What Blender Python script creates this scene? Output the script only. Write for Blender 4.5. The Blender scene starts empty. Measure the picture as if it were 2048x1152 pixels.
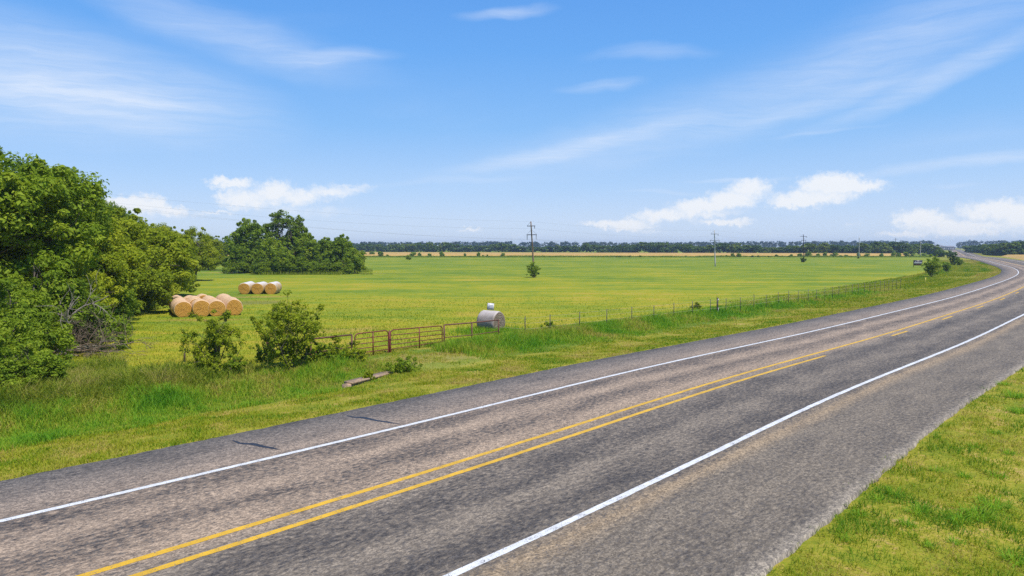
import bpy, math, random
import numpy as np
from mathutils import Vector, Matrix

random.seed(7)
RNG = np.random.default_rng(11)
scene = bpy.context.scene
COL = scene.collection
R = math.radians

# ------------------------------------------------------------------ camera
F_PX, W_PX, H_PX = 1365.0, 2048.0, 1152.0
HORIZON = 492.0
CAM_H = 5.0
PITCH = math.atan((H_PX / 2 - HORIZON) / F_PX)
cam_d = bpy.data.cameras.new('camera')
cam_d.sensor_width = 36.0
cam_d.lens = 36.0 * F_PX / W_PX
cam_d.clip_start = 0.1
cam_d.clip_end = 9000.0
cam = bpy.data.objects.new('camera', cam_d)
cam.location = (0, 0, CAM_H)
cam.rotation_euler = (math.pi / 2 - PITCH, 0, 0)
COL.objects.link(cam)
scene.camera = cam


def ray(px, py):
    cx, cy = px - W_PX / 2, H_PX / 2 - py
    c, s = math.cos(PITCH), math.sin(PITCH)
    return np.array([cx, F_PX * c + cy * s, cy * c - F_PX * s])


def at(px, py, z=0.0):
    """ground point of a photo pixel on the level z"""
    d = ray(px, py)
    t = (z - CAM_H) / d[2]
    return np.array([d[0] * t, d[1] * t, z])


def at_depth(px, py, y):
    d = ray(px, py)
    t = y / d[1]
    return np.array([d[0] * t, y, CAM_H + d[2] * t])


def azel(px, py):
    d = ray(px, py)
    d = d / np.linalg.norm(d)
    return math.degrees(math.atan2(d[0], d[1])), math.degrees(math.asin(d[2]))


# ------------------------------------------------------------------ noise
def vnoise(x, y, seed=0):
    xi, yi = np.floor(x).astype(np.int64), np.floor(y).astype(np.int64)
    fx, fy = x - xi, y - yi
    fx, fy = fx * fx * (3 - 2 * fx), fy * fy * (3 - 2 * fy)

    def h(a, b):
        n = (a * 374761393 + b * 668265263 + seed * 974634777) & 0x7fffffff
        n = ((n ^ (n >> 13)) * 1274126177) & 0x7fffffff
        return ((n ^ (n >> 16)) & 0xffff) / 65535.0
    return (h(xi, yi) * (1 - fx) + h(xi + 1, yi) * fx) * (1 - fy) + (h(xi, yi + 1) * (1 - fx) + h(xi + 1, yi + 1) * fx) * fy


def fbm(x, y, seed=0, octv=4):
    a, s, t = 0.5, 0.0, 0.0
    for k in range(octv):
        s = s + a * vnoise(x * 2 ** k + 17.3 * k, y * 2 ** k - 9.1 * k, seed + k)
        t += a
        a *= 0.5
    return s / t


def sstep(a, b, x):
    t = np.clip((x - a) / (b - a), 0, 1)
    return t * t * (3 - 2 * t)


# ------------------------------------------------------------------ road path (the edge line on the far side of the road)
LINE_PX = [(0, 1043), (300, 972), (800, 857), (1230, 747), (1640, 660), (1802, 620), (1858.5, 606.8), (1911, 593),
           (1950, 581.3), (1989, 568.2), (2015.6, 559), (2032.6, 551.2), (2038, 546), (2035, 540), (2022, 534),
           (2002.5, 529), (1976, 521.7), (1957, 517.8), (1937, 514.5)]
_p = [at(*q)[:2] for q in LINE_PX]
_d0 = (_p[2] - _p[0]) / np.linalg.norm(_p[2] - _p[0])
_far1, _far2 = at(1914, 512.6)[:2], at(1905, 503)[:2]
_p = [_p[0] - _d0 * 60, _p[0] - _d0 * 25] + _p + [_far1, _far2, _far2 + (_far2 - _far1) * 2.0]
_p = np.array(_p)


def resample(P, step):
    seg = np.linalg.norm(np.diff(P, axis=0), axis=1)
    s = np.concatenate([[0], np.cumsum(seg)])
    n = int(s[-1] / step)
    t = np.linspace(0, s[-1], n + 1)
    return np.stack([np.interp(t, s, P[:, k]) for k in (0, 1)], 1), t


PATH, PS = resample(_p, 1.0)
for _ in range(60):                                    # smooth the digitised bend
    q = PATH.copy()
    q[1:-1] = 0.25 * PATH[:-2] + 0.5 * PATH[1:-1] + 0.25 * PATH[2:]
    PATH = q
PATH, PS = resample(PATH, 1.0)
TAN = np.gradient(PATH, axis=0)
TAN /= np.linalg.norm(TAN, axis=1)[:, None]
NRM = np.stack([TAN[:, 1], -TAN[:, 0]], 1)             # to the right of the travel direction
S0 = PS[np.argmin(np.linalg.norm(PATH - at(800, 857)[:2], axis=1))]


def road_pt(s, off):
    """s metres along the road, off metres to the right of the far edge line"""
    x = np.interp(s, PS, PATH[:, 0]) + np.interp(s, PS, NRM[:, 0]) * off
    y = np.interp(s, PS, PATH[:, 1]) + np.interp(s, PS, NRM[:, 1]) * off
    return x, y


def road_so(x, y):
    """inverse: distance along and offset"""
    x, y = np.atleast_1d(np.asarray(x, float)), np.atleast_1d(np.asarray(y, float))
    sub = PATH[::4]
    idx = np.empty(len(x), np.int64)
    for a in range(0, len(x), 4000):
        d = (x[a:a + 4000, None] - sub[None, :, 0]) ** 2 + (y[a:a + 4000, None] - sub[None, :, 1]) ** 2
        idx[a:a + 4000] = np.argmin(d, 1) * 4
    for o in range(1):
        cand = np.clip(idx[:, None] + np.arange(-4, 5)[None], 0, len(PATH) - 1)
        d = (x[:, None] - PATH[cand, 0]) ** 2 + (y[:, None] - PATH[cand, 1]) ** 2
        idx = cand[np.arange(len(x)), np.argmin(d, 1)]
    dx, dy = x - PATH[idx, 0], y - PATH[idx, 1]
    return PS[idx] + dx * TAN[idx, 0] + dy * TAN[idx, 1], dx * NRM[idx, 0] + dy * NRM[idx, 1]


L_EDGE, R_EDGE = -2.65, 10.82
GATE_S = road_so(*[np.array([v]) for v in at(800, 705, -.3)[:2]])[0][0]


def height(x, y):
    x, y = np.atleast_1d(np.asarray(x, float)), np.atleast_1d(np.asarray(y, float))
    s, o = road_so(x, y)
    z = np.full(len(x), -0.05)
    z = z - 0.25 * sstep(L_EDGE, L_EDGE - 4.0, o) - 0.0
    ditch = np.exp(-((o + 9.0) / 2.0) ** 2) * (0.12 + 0.88 * sstep(GATE_S - 3.0, GATE_S - 7.0, s)) * 0.38
    z = z - ditch
    z = z - 0.22 * sstep(R_EDGE, R_EDGE + 5.0, o)
    rough = sstep(L_EDGE - .4, L_EDGE - 2, o) + sstep(R_EDGE + .4, R_EDGE + 2, o)
    near = np.exp(-np.hypot(x, y) / 120)
    z = z + (fbm(x * .55, y * .55, 3) - .5) * 0.16 * rough * near
    z = z - 0.05 * (1 - np.clip(rough, 0, 1)) * ((o > L_EDGE - .2) & (o < R_EDGE + .2))
    return z


def ground(px, py):
    p = at(px, py, -.3)
    for _ in range(6):
        p = at(px, py, float(height(p[0], p[1])[0]))
    return p


def gz(x, y):
    return float(height(x, y)[0])


# ------------------------------------------------------------------ mesh helpers
def np_mesh(name, V, quads=None, tris=None, attrs=None, smooth=False, mat_idx=None, uv=None):
    me = bpy.data.meshes.new(name)
    V = np.asarray(V, np.float32)
    loops, starts = [], []
    n = 0
    if quads is not None and len(quads):
        quads = np.asarray(quads, np.int32)
        loops.append(quads.ravel())
        starts.append(np.arange(len(quads)) * 4)
        n = len(quads) * 4
    if tris is not None and len(tris):
        tris = np.asarray(tris, np.int32)
        loops.append(tris.ravel())
        starts.append(n + np.arange(len(tris)) * 3)
    L = np.concatenate(loops).astype(np.int32)
    S = np.concatenate(starts).astype(np.int32)
    me.vertices.add(len(V))
    me.vertices.foreach_set('co', V.ravel())
    me.loops.add(len(L))
    me.loops.foreach_set('vertex_index', L)
    me.polygons.add(len(S))
    me.polygons.foreach_set('loop_start', S)
    if smooth:
        me.polygons.foreach_set('use_smooth', np.ones(len(S), bool))
    if mat_idx is not None:
        me.polygons.foreach_set('material_index', np.asarray(mat_idx, np.int32))
    for k, v in (attrs or {}).items():
        a = me.attributes.new(k, 'FLOAT', 'POINT')
        a.data.foreach_set('value', np.asarray(v, np.float32))
    if uv is not None:
        u = me.uv_layers.new(name='UVMap')
        u.data.foreach_set('uv', np.asarray(uv, np.float32)[L].ravel())
    me.update(calc_edges=True)
    me.validate()
    return me


class MB:
    """collects simple shapes into one mesh"""

    def __init__(self):
        self.v, self.q, self.t, self.n = [], [], [], 0

    def add(self, V, Q=(), T=()):
        V = np.asarray(V, float).reshape(-1, 3)
        self.v.append(V)
        if len(Q):
            self.q.append(np.asarray(Q) + self.n)
        if len(T):
            self.t.append(np.asarray(T) + self.n)
        self.n += len(V)
        return self

    def tube(self, pts, rad, n=8, cap=True):
        P = np.asarray(pts, float)
        m = len(P)
        rad = np.broadcast_to(np.asarray(rad, float), (m,))
        T = np.gradient(P, axis=0)
        T /= np.linalg.norm(T, axis=1)[:, None] + 1e-9
        up = np.array([0, 0, 1.0]) if abs(T[0][2]) < .9 else np.array([1.0, 0, 0])
        V = []
        a = np.linspace(0, 2 * math.pi, n, endpoint=False)
        for k in range(m):
            u = np.cross(T[k], up)
            nu = np.linalg.norm(u)
            if nu < 1e-4:
                u = np.cross(T[k], [0.3, 1, .2])
                nu = np.linalg.norm(u)
            u = u / nu
            w = np.cross(T[k], u)
            up = -w if np.dot(-w, up) > 0 else w
            u = np.cross(T[k], up)
            u /= np.linalg.norm(u)
            w = np.cross(u, T[k])
            V.append(P[k] + rad[k] * (np.cos(a)[:, None] * u + np.sin(a)[:, None] * w))
        V = np.concatenate(V)
        Q = []
        for k in range(m - 1):
            for j in range(n):
                j2 = (j + 1) % n
                Q.append((k * n + j, k * n + j2, (k + 1) * n + j2, (k + 1) * n + j))
        Tn = []
        if cap:
            V = np.concatenate([V, P[:1], P[-1:]])
            for j in range(n):
                j2 = (j + 1) % n
                Tn.append((m * n, j2, j))
                Tn.append((m * n + 1, (m - 1) * n + j, (m - 1) * n + j2))
        return self.add(V, Q, Tn)

    def box(self, c, size, rot=None):
        sx, sy, sz = [v / 2 for v in size]
        V = np.array([(x, y, z) for z in (-sz, sz) for (x, y) in ((-sx, -sy), (sx, -sy), (sx, sy), (-sx, sy))], float)
        if rot is not None:
            V = V @ np.asarray(rot).T
        return self.add(V + np.asarray(c, float), [(3, 2, 1, 0), (4, 5, 6, 7), (0, 1, 5, 4), (1, 2, 6, 5), (2, 3, 7, 6), (3, 0, 4, 7)])

    def mesh(self, name, smooth=False):
        return np_mesh(name, np.concatenate(self.v), np.concatenate(self.q) if self.q else None,
                       np.concatenate(self.t) if self.t else None, smooth=smooth)


def rotz(a):
    c, s = math.cos(a), math.sin(a)
    return np.array([[c, -s, 0], [s, c, 0], [0, 0, 1.0]])


def rotx(a):
    c, s = math.cos(a), math.sin(a)
    return np.array([[1.0, 0, 0], [0, c, -s], [0, s, c]])


def link(name, me, mat=None, parent=None, loc=None):
    o = bpy.data.objects.new(name, me)
    if mat is not None and not me.materials:
        me.materials.append(mat)
    COL.objects.link(o)
    if parent is not None:
        o.parent = parent
    if loc is not None:
        o.location = loc
    return o


def tag(o, label=None, cat=None, group=None, kind=None):
    if label:
        o['label'] = label
    if cat:
        o['category'] = cat
    if group:
        o['group'] = group
    if kind:
        o['kind'] = kind
    return o


def thing(name, label, cat, loc=(0, 0, 0), rz=0.0, group=None):
    o = bpy.data.objects.new(name, None)
    o.empty_display_size = 0.3
    COL.objects.link(o)
    o.location = loc
    o.rotation_euler = (0, 0, rz)
    return tag(o, label, cat, group)


def dup(root, loc, rz=0.0, scale=None, label=None, group=None):
    r = root.copy()
    COL.objects.link(r)
    r.location = loc
    r.rotation_euler = (0, 0, rz)
    if scale is not None:
        r.scale = scale
    if label:
        r['label'] = label
    if group:
        r['group'] = group
    for ch in list(root.children):
        c = ch.copy()
        COL.objects.link(c)
        c.parent = r
        for g in list(ch.children):
            d = g.copy()
            COL.objects.link(d)
            d.parent = c
    return r


# ------------------------------------------------------------------ material helpers
class NT:
    def __init__(self, tree):
        self.t = tree
        self.n = tree.nodes
        self.l = tree.links

    def node(self, kind, **kw):
        nd = self.n.new(kind)
        for k, v in kw.items():
            setattr(nd, k, v)
        return nd

    def put(self, sock, v):
        if isinstance(v, bpy.types.NodeSocket):
            self.l.new(v, sock)
        elif v is not None:
            sock.default_value = v

    def math(self, op, a, b=None, c=None, clamp=False):
        nd = self.node('ShaderNodeMath', operation=op, use_clamp=clamp)
        for s, v in zip(nd.inputs, (a, b, c)):
            self.put(s, v)
        return nd.outputs[0]

    def vmath(self, op, a, b=None):
        nd = self.node('ShaderNodeVectorMath', operation=op)
        self.put(nd.inputs[0], a)
        if b is not None:
            self.put(nd.inputs[1], b)
        return nd.outputs['Value'] if op in ('DOT_PRODUCT', 'LENGTH') else nd.outputs[0]

    def noise(self, vec=None, scale=5.0, detail=3.0, rough=.5, dist=0.0):
        nd = self.node('ShaderNodeTexNoise')
        self.put(nd.inputs['Vector'], vec)
        nd.inputs['Scale'].default_value = scale
        nd.inputs['Detail'].default_value = detail
        nd.inputs['Roughness'].default_value = rough
        nd.inputs['Distortion'].default_value = dist
        return nd.outputs['Fac']

    def mapping(self, vec, loc=(0, 0, 0), rot=(0, 0, 0), scale=(1, 1, 1), kind='POINT'):
        nd = self.node('ShaderNodeMapping', vector_type=kind)
        self.put(nd.inputs['Vector'], vec)
        nd.inputs['Location'].default_value = loc
        nd.inputs['Rotation'].default_value = rot
        nd.inputs['Scale'].default_value = scale
        return nd.outputs[0]

    def ramp(self, fac, stops, interp='LINEAR'):
        nd = self.node('ShaderNodeValToRGB')
        nd.color_ramp.interpolation = interp
        e = nd.color_ramp.elements
        while len(e) > 1:
            e.remove(e[0])
        e[0].position = stops[0][0]
        e[0].color = col(stops[0][1])
        for p, c in stops[1:]:
            x = e.new(p)
            x.color = col(c)
        self.put(nd.inputs[0], fac)
        return nd.outputs[0]

    def mix(self, fac, a, b, blend='MIX'):
        nd = self.node('ShaderNodeMix', data_type='RGBA', blend_type=blend)
        self.put(nd.inputs[0], fac)
        self.put(nd.inputs[6], col(a) if not isinstance(a, bpy.types.NodeSocket) else a)
        self.put(nd.inputs[7], col(b) if not isinstance(b, bpy.types.NodeSocket) else b)
        return nd.outputs[2]

    def smooth(self, x, a, b, lo=0.0, hi=1.0):
        nd = self.node('ShaderNodeMapRange', interpolation_type='SMOOTHSTEP')
        self.put(nd.inputs['Value'], x)
        nd.inputs['From Min'].default_value = a
        nd.inputs['From Max'].default_value = b
        nd.inputs['To Min'].default_value = lo
        nd.inputs['To Max'].default_value = hi
        return nd.outputs['Result']

    def attr(self, name):
        nd = self.node('ShaderNodeAttribute')
        nd.attribute_name = name
        return nd.outputs['Fac']

    def bump(self, h, strength=.3, dist=.05):
        nd = self.node('ShaderNodeBump')
        nd.inputs['Strength'].default_value = strength
        nd.inputs['Distance'].default_value = dist
        self.put(nd.inputs['Height'], h)
        return nd.outputs[0]


def col(c):
    if isinstance(c, (int, float)):
        return (c, c, c, 1)
    return tuple(c) if len(c) == 4 else (c[0], c[1], c[2], 1)


def new_mat(name):
    m = bpy.data.materials.new(name)
    m.use_nodes = True
    nt = NT(m.node_tree)
    b = m.node_tree.nodes['Principled BSDF']
    out = m.node_tree.nodes['Material Output']
    return m, nt, b, out


def simple(name, c, rough=.7, var=.25, scale=8.0, metal=0.0, c2=None, bump=0.0):
    m, nt, b, out = new_mat(name)
    tc = nt.node('ShaderNodeTexCoord').outputs['Object']
    n = nt.noise(tc, scale, 5, .6)
    a = tuple(v * (1 - var) for v in c)
    d = c2 if c2 is not None else tuple(min(1, v * (1 + var)) for v in c)
    nt.put(b.inputs['Base Color'], nt.ramp(n, [(.3, a), (.7, d)]))
    b.inputs['Roughness'].default_value = rough
    b.inputs['Metallic'].default_value = metal
    if bump:
        nt.put(b.inputs['Normal'], nt.bump(n, bump, .02))
    return m


def leafy(name, stops, trans=.3, rough=.6, rand=.0, spec=.12):
    """leaf or blade material: colour varies leaf by leaf through the attribute tint"""
    m, nt, b, out = new_mat(name)
    t = nt.attr('tint')
    if rand:
        oi = nt.node('ShaderNodeObjectInfo').outputs['Random']
        t = nt.math('ADD', t, nt.math('MULTIPLY', nt.math('SUBTRACT', oi, .5), rand), clamp=True)
    c = nt.ramp(t, stops)
    nt.put(b.inputs['Base Color'], c)
    b.inputs['Roughness'].default_value = rough
    b.inputs['Specular IOR Level'].default_value = spec
    tr = nt.node('ShaderNodeBsdfTranslucent')
    nt.put(tr.inputs['Color'], nt.mix(.5, c, nt.mix(1.0, c, (1.0, 1.0, .45), 'MULTIPLY')))
    mx = nt.node('ShaderNodeMixShader')
    mx.inputs[0].default_value = trans
    nt.l.new(b.outputs[0], mx.inputs[1])
    nt.l.new(tr.outputs[0], mx.inputs[2])
    nt.l.new(mx.outputs[0], out.inputs[0])
    return m


M = {}
M['leaf_yellow'] = leafy('leaf_yellow_green', [(0, (.125, .180, .010)), (.5, (.275, .345, .016)), (1, (.47, .49, .034))], rand=.25, trans=.46)
M['leaf_green'] = leafy('leaf_green', [(0, (.095, .165, .013)), (.5, (.210, .310, .020)), (1, (.37, .45, .036))], rand=.25, trans=.46)
M['leaf_dark'] = leafy('leaf_dark_green', [(0, (.052, .105, .014)), (.5, (.112, .190, .022)), (1, (.21, .28, .036))], rand=.25, trans=.35)
M['leaf_olive'] = leafy('leaf_olive', [(0, (.11, .13, .026)), (.5, (.20, .215, .036)), (1, (.30, .29, .055))], rand=.15, trans=.35)
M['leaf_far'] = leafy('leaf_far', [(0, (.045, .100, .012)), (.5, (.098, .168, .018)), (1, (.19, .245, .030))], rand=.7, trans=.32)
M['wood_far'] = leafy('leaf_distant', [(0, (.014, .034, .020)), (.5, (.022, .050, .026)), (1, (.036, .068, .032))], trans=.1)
M['grass_short'] = leafy('grass_short', [(0, (.50, .38, .12)), (.22, (.45, .40, .060)), (.50, (.34, .375, .018)), (1, (.130, .265, .012))], trans=.42)
M['grass_tall'] = leafy('grass_tall', [(0, (.52, .42, .11)), (.25, (.40, .45, .040)), (.6, (.255, .445, .028)), (1, (.130, .330, .020))], trans=.48)
M['weeds'] = leafy('weeds', [(0, (.50, .41, .15)), (.3, (.35, .37, .042)), (.65, (.225, .305, .024)), (1, (.120, .205, .016))], trans=.45)
M['bark'] = simple('bark', (.11, .085, .062), .9, .45, 6, bump=.5)
M['bark_grey'] = simple('bark_grey', (.26, .22, .18), .9, .4, 7, bump=.4)
M['twig'] = simple('dead_twig', (.185, .135, .095), .9, .4, 5)

# ------------------------------------------------------------------ ground sheet


def axis(parts):
    out = []
    for a, b, st in parts:
        out.append(np.arange(a, b, st))
    out.append([parts[-1][1]])
    return np.concatenate(out)


gx = axis([(-2500, -600, 190), (-600, -120, 24), (-120, -45, 3), (-45, 45, .6), (45, 120, 2), (120, 420, 10), (420, 2500, 208)])
gy = axis([(-120, -12, 12), (-12, 50, .6), (50, 110, 1.6), (110, 200, 4), (200, 420, 10), (420, 900, 40), (900, 2500, 200)])
GX, GY = np.meshgrid(gx, gy)
VX, VY = GX.ravel(), GY.ravel()
VZ = height(VX, VY)
g_s, g_o = road_so(VX, VY)
nx, ny = len(gx), len(gy)
ii = np.arange(nx - 1)[None] + (np.arange(ny - 1) * nx)[:, None]
ii = ii.ravel()
me = np_mesh('ground', np.stack([VX, VY, VZ], 1), np.stack([ii, ii + 1, ii + 1 + nx, ii + nx], 1),
             attrs={'off': np.clip(g_o, -60, 60), 'along': g_s - S0}, smooth=True)

m, nt, b, out = new_mat('grass_ground')
pos = nt.node('ShaderNodeNewGeometry').outputs['Position']
off = nt.attr('off')
fine = nt.noise(pos, 9.0, 4, .7)
mid = nt.noise(pos, .9, 4, .6)
big = nt.noise(pos, .05, 3, .55)
mow = nt.noise(nt.mapping(pos, rot=(0, 0, R(8)), scale=(.035, .36, 1)), 1.0, 5, .62, .4)
mow2 = nt.noise(nt.mapping(pos, rot=(0, 0, R(-4)), scale=(.16, 1.3, 1)), 1.0, 4, .62, .3)
sep = nt.node('ShaderNodeSeparateXYZ')
nt.l.new(pos, sep.inputs[0])
depth = nt.smooth(sep.outputs[1], 42, 150)
# field: dry yellow green by the road, greener farther off
f_mix = nt.math('ADD', nt.math('MULTIPLY', nt.math('SUBTRACT', mow, .5), 1.6), nt.math('ADD', nt.math('MULTIPLY', depth, .32), .49))
f_mix = nt.math('ADD', f_mix, nt.math('MULTIPLY', nt.math('SUBTRACT', mow2, .5), 1.3))
f_mix = nt.math('ADD', f_mix, nt.math('MULTIPLY', nt.math('SUBTRACT', mid, .5), .75))
f_mix = nt.math('ADD', f_mix, nt.math('MULTIPLY', nt.math('SUBTRACT', nt.noise(pos, .22, 4, .6), .5), .8))
f_mix = nt.math('ADD', f_mix, nt.math('MULTIPLY', nt.math('SUBTRACT', fine, .5), .5))
f_mix = nt.math('ADD', f_mix, nt.math('MULTIPLY', nt.math('SUBTRACT', big, .5), 1.5), clamp=True)
field_c = nt.ramp(f_mix, [(0, (.38, .275, .050)), (.25, (.325, .285, .022)), (.5, (.255, .265, .016)), (.8, (.180, .235, .018)), (1, (.125, .190, .018))])
v_mix = nt.math('ADD', nt.math('MULTIPLY', mid, .62), nt.math('MULTIPLY', fine, .50))
verge_c = nt.ramp(v_mix, [(.37, (.44, .28, .12)), (.45, (.37, .275, .072)), (.52, (.27, .250, .026)), (.66, (.16, .195, .016)), (.8, (.085, .135, .012))])
tall_c = nt.ramp(v_mix, [(.25, (.26, .22, .06)), (.5, (.13, .19, .020)), (.8, (.07, .13, .012))])
wob = nt.math('ADD', off, nt.math('MULTIPLY', nt.math('SUBTRACT', mid, .5), 2.5))
is_field = nt.smooth(wob, -12.2, -13.6)
is_tall = nt.math('MULTIPLY', nt.math('MULTIPLY', nt.smooth(wob, -7.0, -7.8), nt.smooth(wob, -12.8, -12.0)), nt.smooth(nt.attr('along'), 75, 30, .25, 1))
c = nt.mix(is_tall, verge_c, tall_c)
c = nt.mix(is_field, c, field_c)


def patch(cur, px, py, rx, ry, rot, colour, amt, z=-.3):
    """patch of a given colour with its own outline"""
    p = at(px, py, z)
    v = nt.mapping(pos, (p[0], p[1], 0), (0, 0, rot), (rx, ry, 1000), 'TEXTURE')
    d = nt.vmath('LENGTH', v)
    d = nt.math('ADD', d, nt.math('MULTIPLY', nt.math('SUBTRACT', mid, .5), 1.1))
    return nt.mix(nt.math('MULTIPLY', nt.smooth(d, 1.0, .55), nt.math('MULTIPLY', nt.smooth(fine, .25, .6), amt)), cur, colour)


c = patch(c, 512, 594, 4.6, 1.0, R(10), (.34, .21, .075), .9)       # straw and soil by the hay
c = patch(c, 490, 606, 5.0, 3.2, R(30), (.16, .15, .055), .75)
c = patch(c, 410, 640, 4.0, .9, R(5), (.30, .20, .06), .8)
c = patch(c, 470, 545, 9.0, 1.3, 0, (.42, .29, .10), .9)
c = patch(c, 735, 547, 8.0, .9, 0, (.22, .15, .05), .9)  # darker brown strip running out from the field clump
c = patch(c, 640, 662, 4.5, 1.6, R(20), (.40, .27, .08), .7)
c = patch(c, 860, 715, 5.0, 1.8, R(30), (.44, .31, .11), .55)
c = patch(c, 900, 730, 4.0, 1.5, R(30), (.38, .33, .07), .4)
nt.put(b.inputs['Base Color'], c)
b.inputs['Roughness'].default_value = .95
b.inputs['Specular IOR Level'].default_value = .1
hmix = nt.math('ADD', nt.noise(pos, 3.2, 5, .75), nt.math('MULTIPLY', mow2, .6))
nt.put(b.inputs['Normal'], nt.bump(hmix, .6, .07))
me.materials.append(m)
tag(link('ground', me), 'mown green and yellow grass field with verges sloping to the road', 'ground', kind='structure')

# ------------------------------------------------------------------ road
m, nt, b, out = new_mat('chipseal_asphalt')
uv = nt.node('ShaderNodeUVMap').outputs[0]
sepu = nt.node('ShaderNodeSeparateXYZ')
nt.l.new(uv, sepu.inputs[0])
u, v = sepu.outputs[0], sepu.outputs[1]
def stones(scale, vec):
    vr = nt.node('ShaderNodeTexVoronoi')
    vr.inputs['Scale'].default_value = scale
    nt.put(vr.inputs['Vector'], vec)
    sc_ = nt.node('ShaderNodeSeparateColor')
    nt.l.new(vr.outputs['Color'], sc_.inputs[0])
    return sc_.outputs[0]


chip = stones(30.0, uv)
chip2 = stones(13.0, nt.mapping(uv, (3, 5, 0), scale=(.8, 1.2, 1)))
grain = nt.math('ADD', nt.math('MULTIPLY', nt.noise(uv, 34.0, 4, .85), .5), nt.math('ADD', nt.math('MULTIPLY', chip, .34), nt.math('MULTIPLY', chip2, .09)))
grain = nt.math('ADD', grain, .035)
clot = nt.noise(nt.mapping(uv, scale=(.62, 1.15, 1)), 9.5, 8, .80, .2)
grain2 = clot
blot = nt.noise(nt.mapping(uv, scale=(.30, 1.0, 1)), 1.4, 4, .6, .3)
wide = nt.noise(nt.mapping(uv, scale=(.06, .4, 1)), 1.0, 3, .6)
vv = nt.math('ADD', v, nt.math('MULTIPLY', nt.math('SUBTRACT', wide, .5), .7))
vn = nt.math('DIVIDE', nt.math('ADD', vv, 3.0), 14.0)


def vo(o):
    return (o + 3.0) / 14.0


# how much bitumen has bled through, across the road
band = nt.ramp(vn, [(vo(-2.7), .42), (vo(-1.6), .34), (vo(-.4), .30), (vo(.05), .52), (vo(.55), .60), (vo(1.0), .42), (vo(1.4), .28), (vo(2.0), .54),
                    (vo(2.5), .52), (vo(3.0), .28), (vo(3.7), .34), (vo(4.2), .46), (vo(4.8), .62), (vo(5.3), .56), (vo(5.8), .40), (vo(6.3), .48), (vo(6.8), .62),
                    (vo(7.35), .56), (vo(7.65), .46), (vo(7.95), .24), (vo(8.3), .36), (vo(9.0), .36), (vo(9.9), .44), (vo(10.55), .46), (vo(10.9), .26)])
sep_b = nt.node('ShaderNodeRGBToBW')
nt.l.new(band, sep_b.inputs[0])
val = nt.math('ADD', sep_b.outputs[0], nt.math('MULTIPLY', nt.math('SUBTRACT', clot, .5), 2.6))
val = nt.math('ADD', val, nt.math('MULTIPLY', nt.math('SUBTRACT', blot, .5), .75))
val = nt.math('ADD', val, nt.math('MULTIPLY', nt.math('SUBTRACT', grain, .5), 1.5))
dark = nt.smooth(val, .26, .80)
tone = nt.ramp(vn, [(vo(-2.6), (.275, .230, .188)), (vo(-.2), (.340, .262, .198)), (vo(.2), (.390, .295, .215)), (vo(3.3), (.410, .305, .215)), (vo(4.2), (.300, .245, .186)),
                    (vo(7.4), (.270, .222, .168)), (vo(7.9), (.360, .265, .165)), (vo(8.4), (.235, .192, .142)), (vo(10.45), (.215, .180, .140)), (vo(10.9), (.33, .285, .23))])
stone = nt.mix(nt.smooth(grain, .30, .72), nt.mix(1.0, tone, (.42, .42, .43), 'MULTIPLY'), nt.mix(1.0, tone, (1.42, 1.40, 1.34), 'MULTIPLY'))
tarry = nt.mix(nt.smooth(grain, .46, .78), (.034, .031, .031), (.135, .118, .102))
c = nt.mix(dark, stone, tarry)
nt.put(b.inputs['Base Color'], c)
b.inputs['Roughness'].default_value = .85
b.inputs['Specular IOR Level'].default_value = .3
nt.put(b.inputs['Normal'], nt.bump(nt.math('ADD', grain, nt.math('MULTIPLY', grain2, .5)), .55, .012))
M['asphalt'] = m


def paint_mat(name, colour, worn):
    m, nt, b, out = new_mat(name)
    uv = nt.node('ShaderNodeUVMap').outputs[0]
    g = nt.noise(uv, 40.0, 3, .75)
    g2 = nt.noise(uv, 5.0, 4, .7)
    w = nt.smooth(nt.math('ADD', nt.math('MULTIPLY', g, .7), nt.math('MULTIPLY', g2, .5)), worn - .01, worn + .06)
    base = nt.mix(nt.smooth(nt.noise(uv, 1.6, 5, .75), .3, .7), tuple(v * .74 for v in colour), colour)
    nt.put(b.inputs['Base Color'], nt.mix(w, base, (.12, .11, .105)))
    b.inputs['Roughness'].default_value = .6
    nt.put(b.inputs['Normal'], nt.bump(g, .4, .008))
    return m


M['white_paint'] = paint_mat('white_road_paint', (.74, .74, .72), .66)
M['yellow_paint'] = paint_mat('yellow_road_paint', (.72, .42, .018), .67)


def ss_axis(a, b):
    """stations along the road, dense where it passes the viewer"""
    s = [a]
    while s[-1] < b:
        d = abs(s[-1] - (S0 - 8))
        s.append(s[-1] + (.10 if d < 22 else .25 if d < 50 else 1.0 if d < 140 else 4.0))
    return np.array(s)


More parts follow.
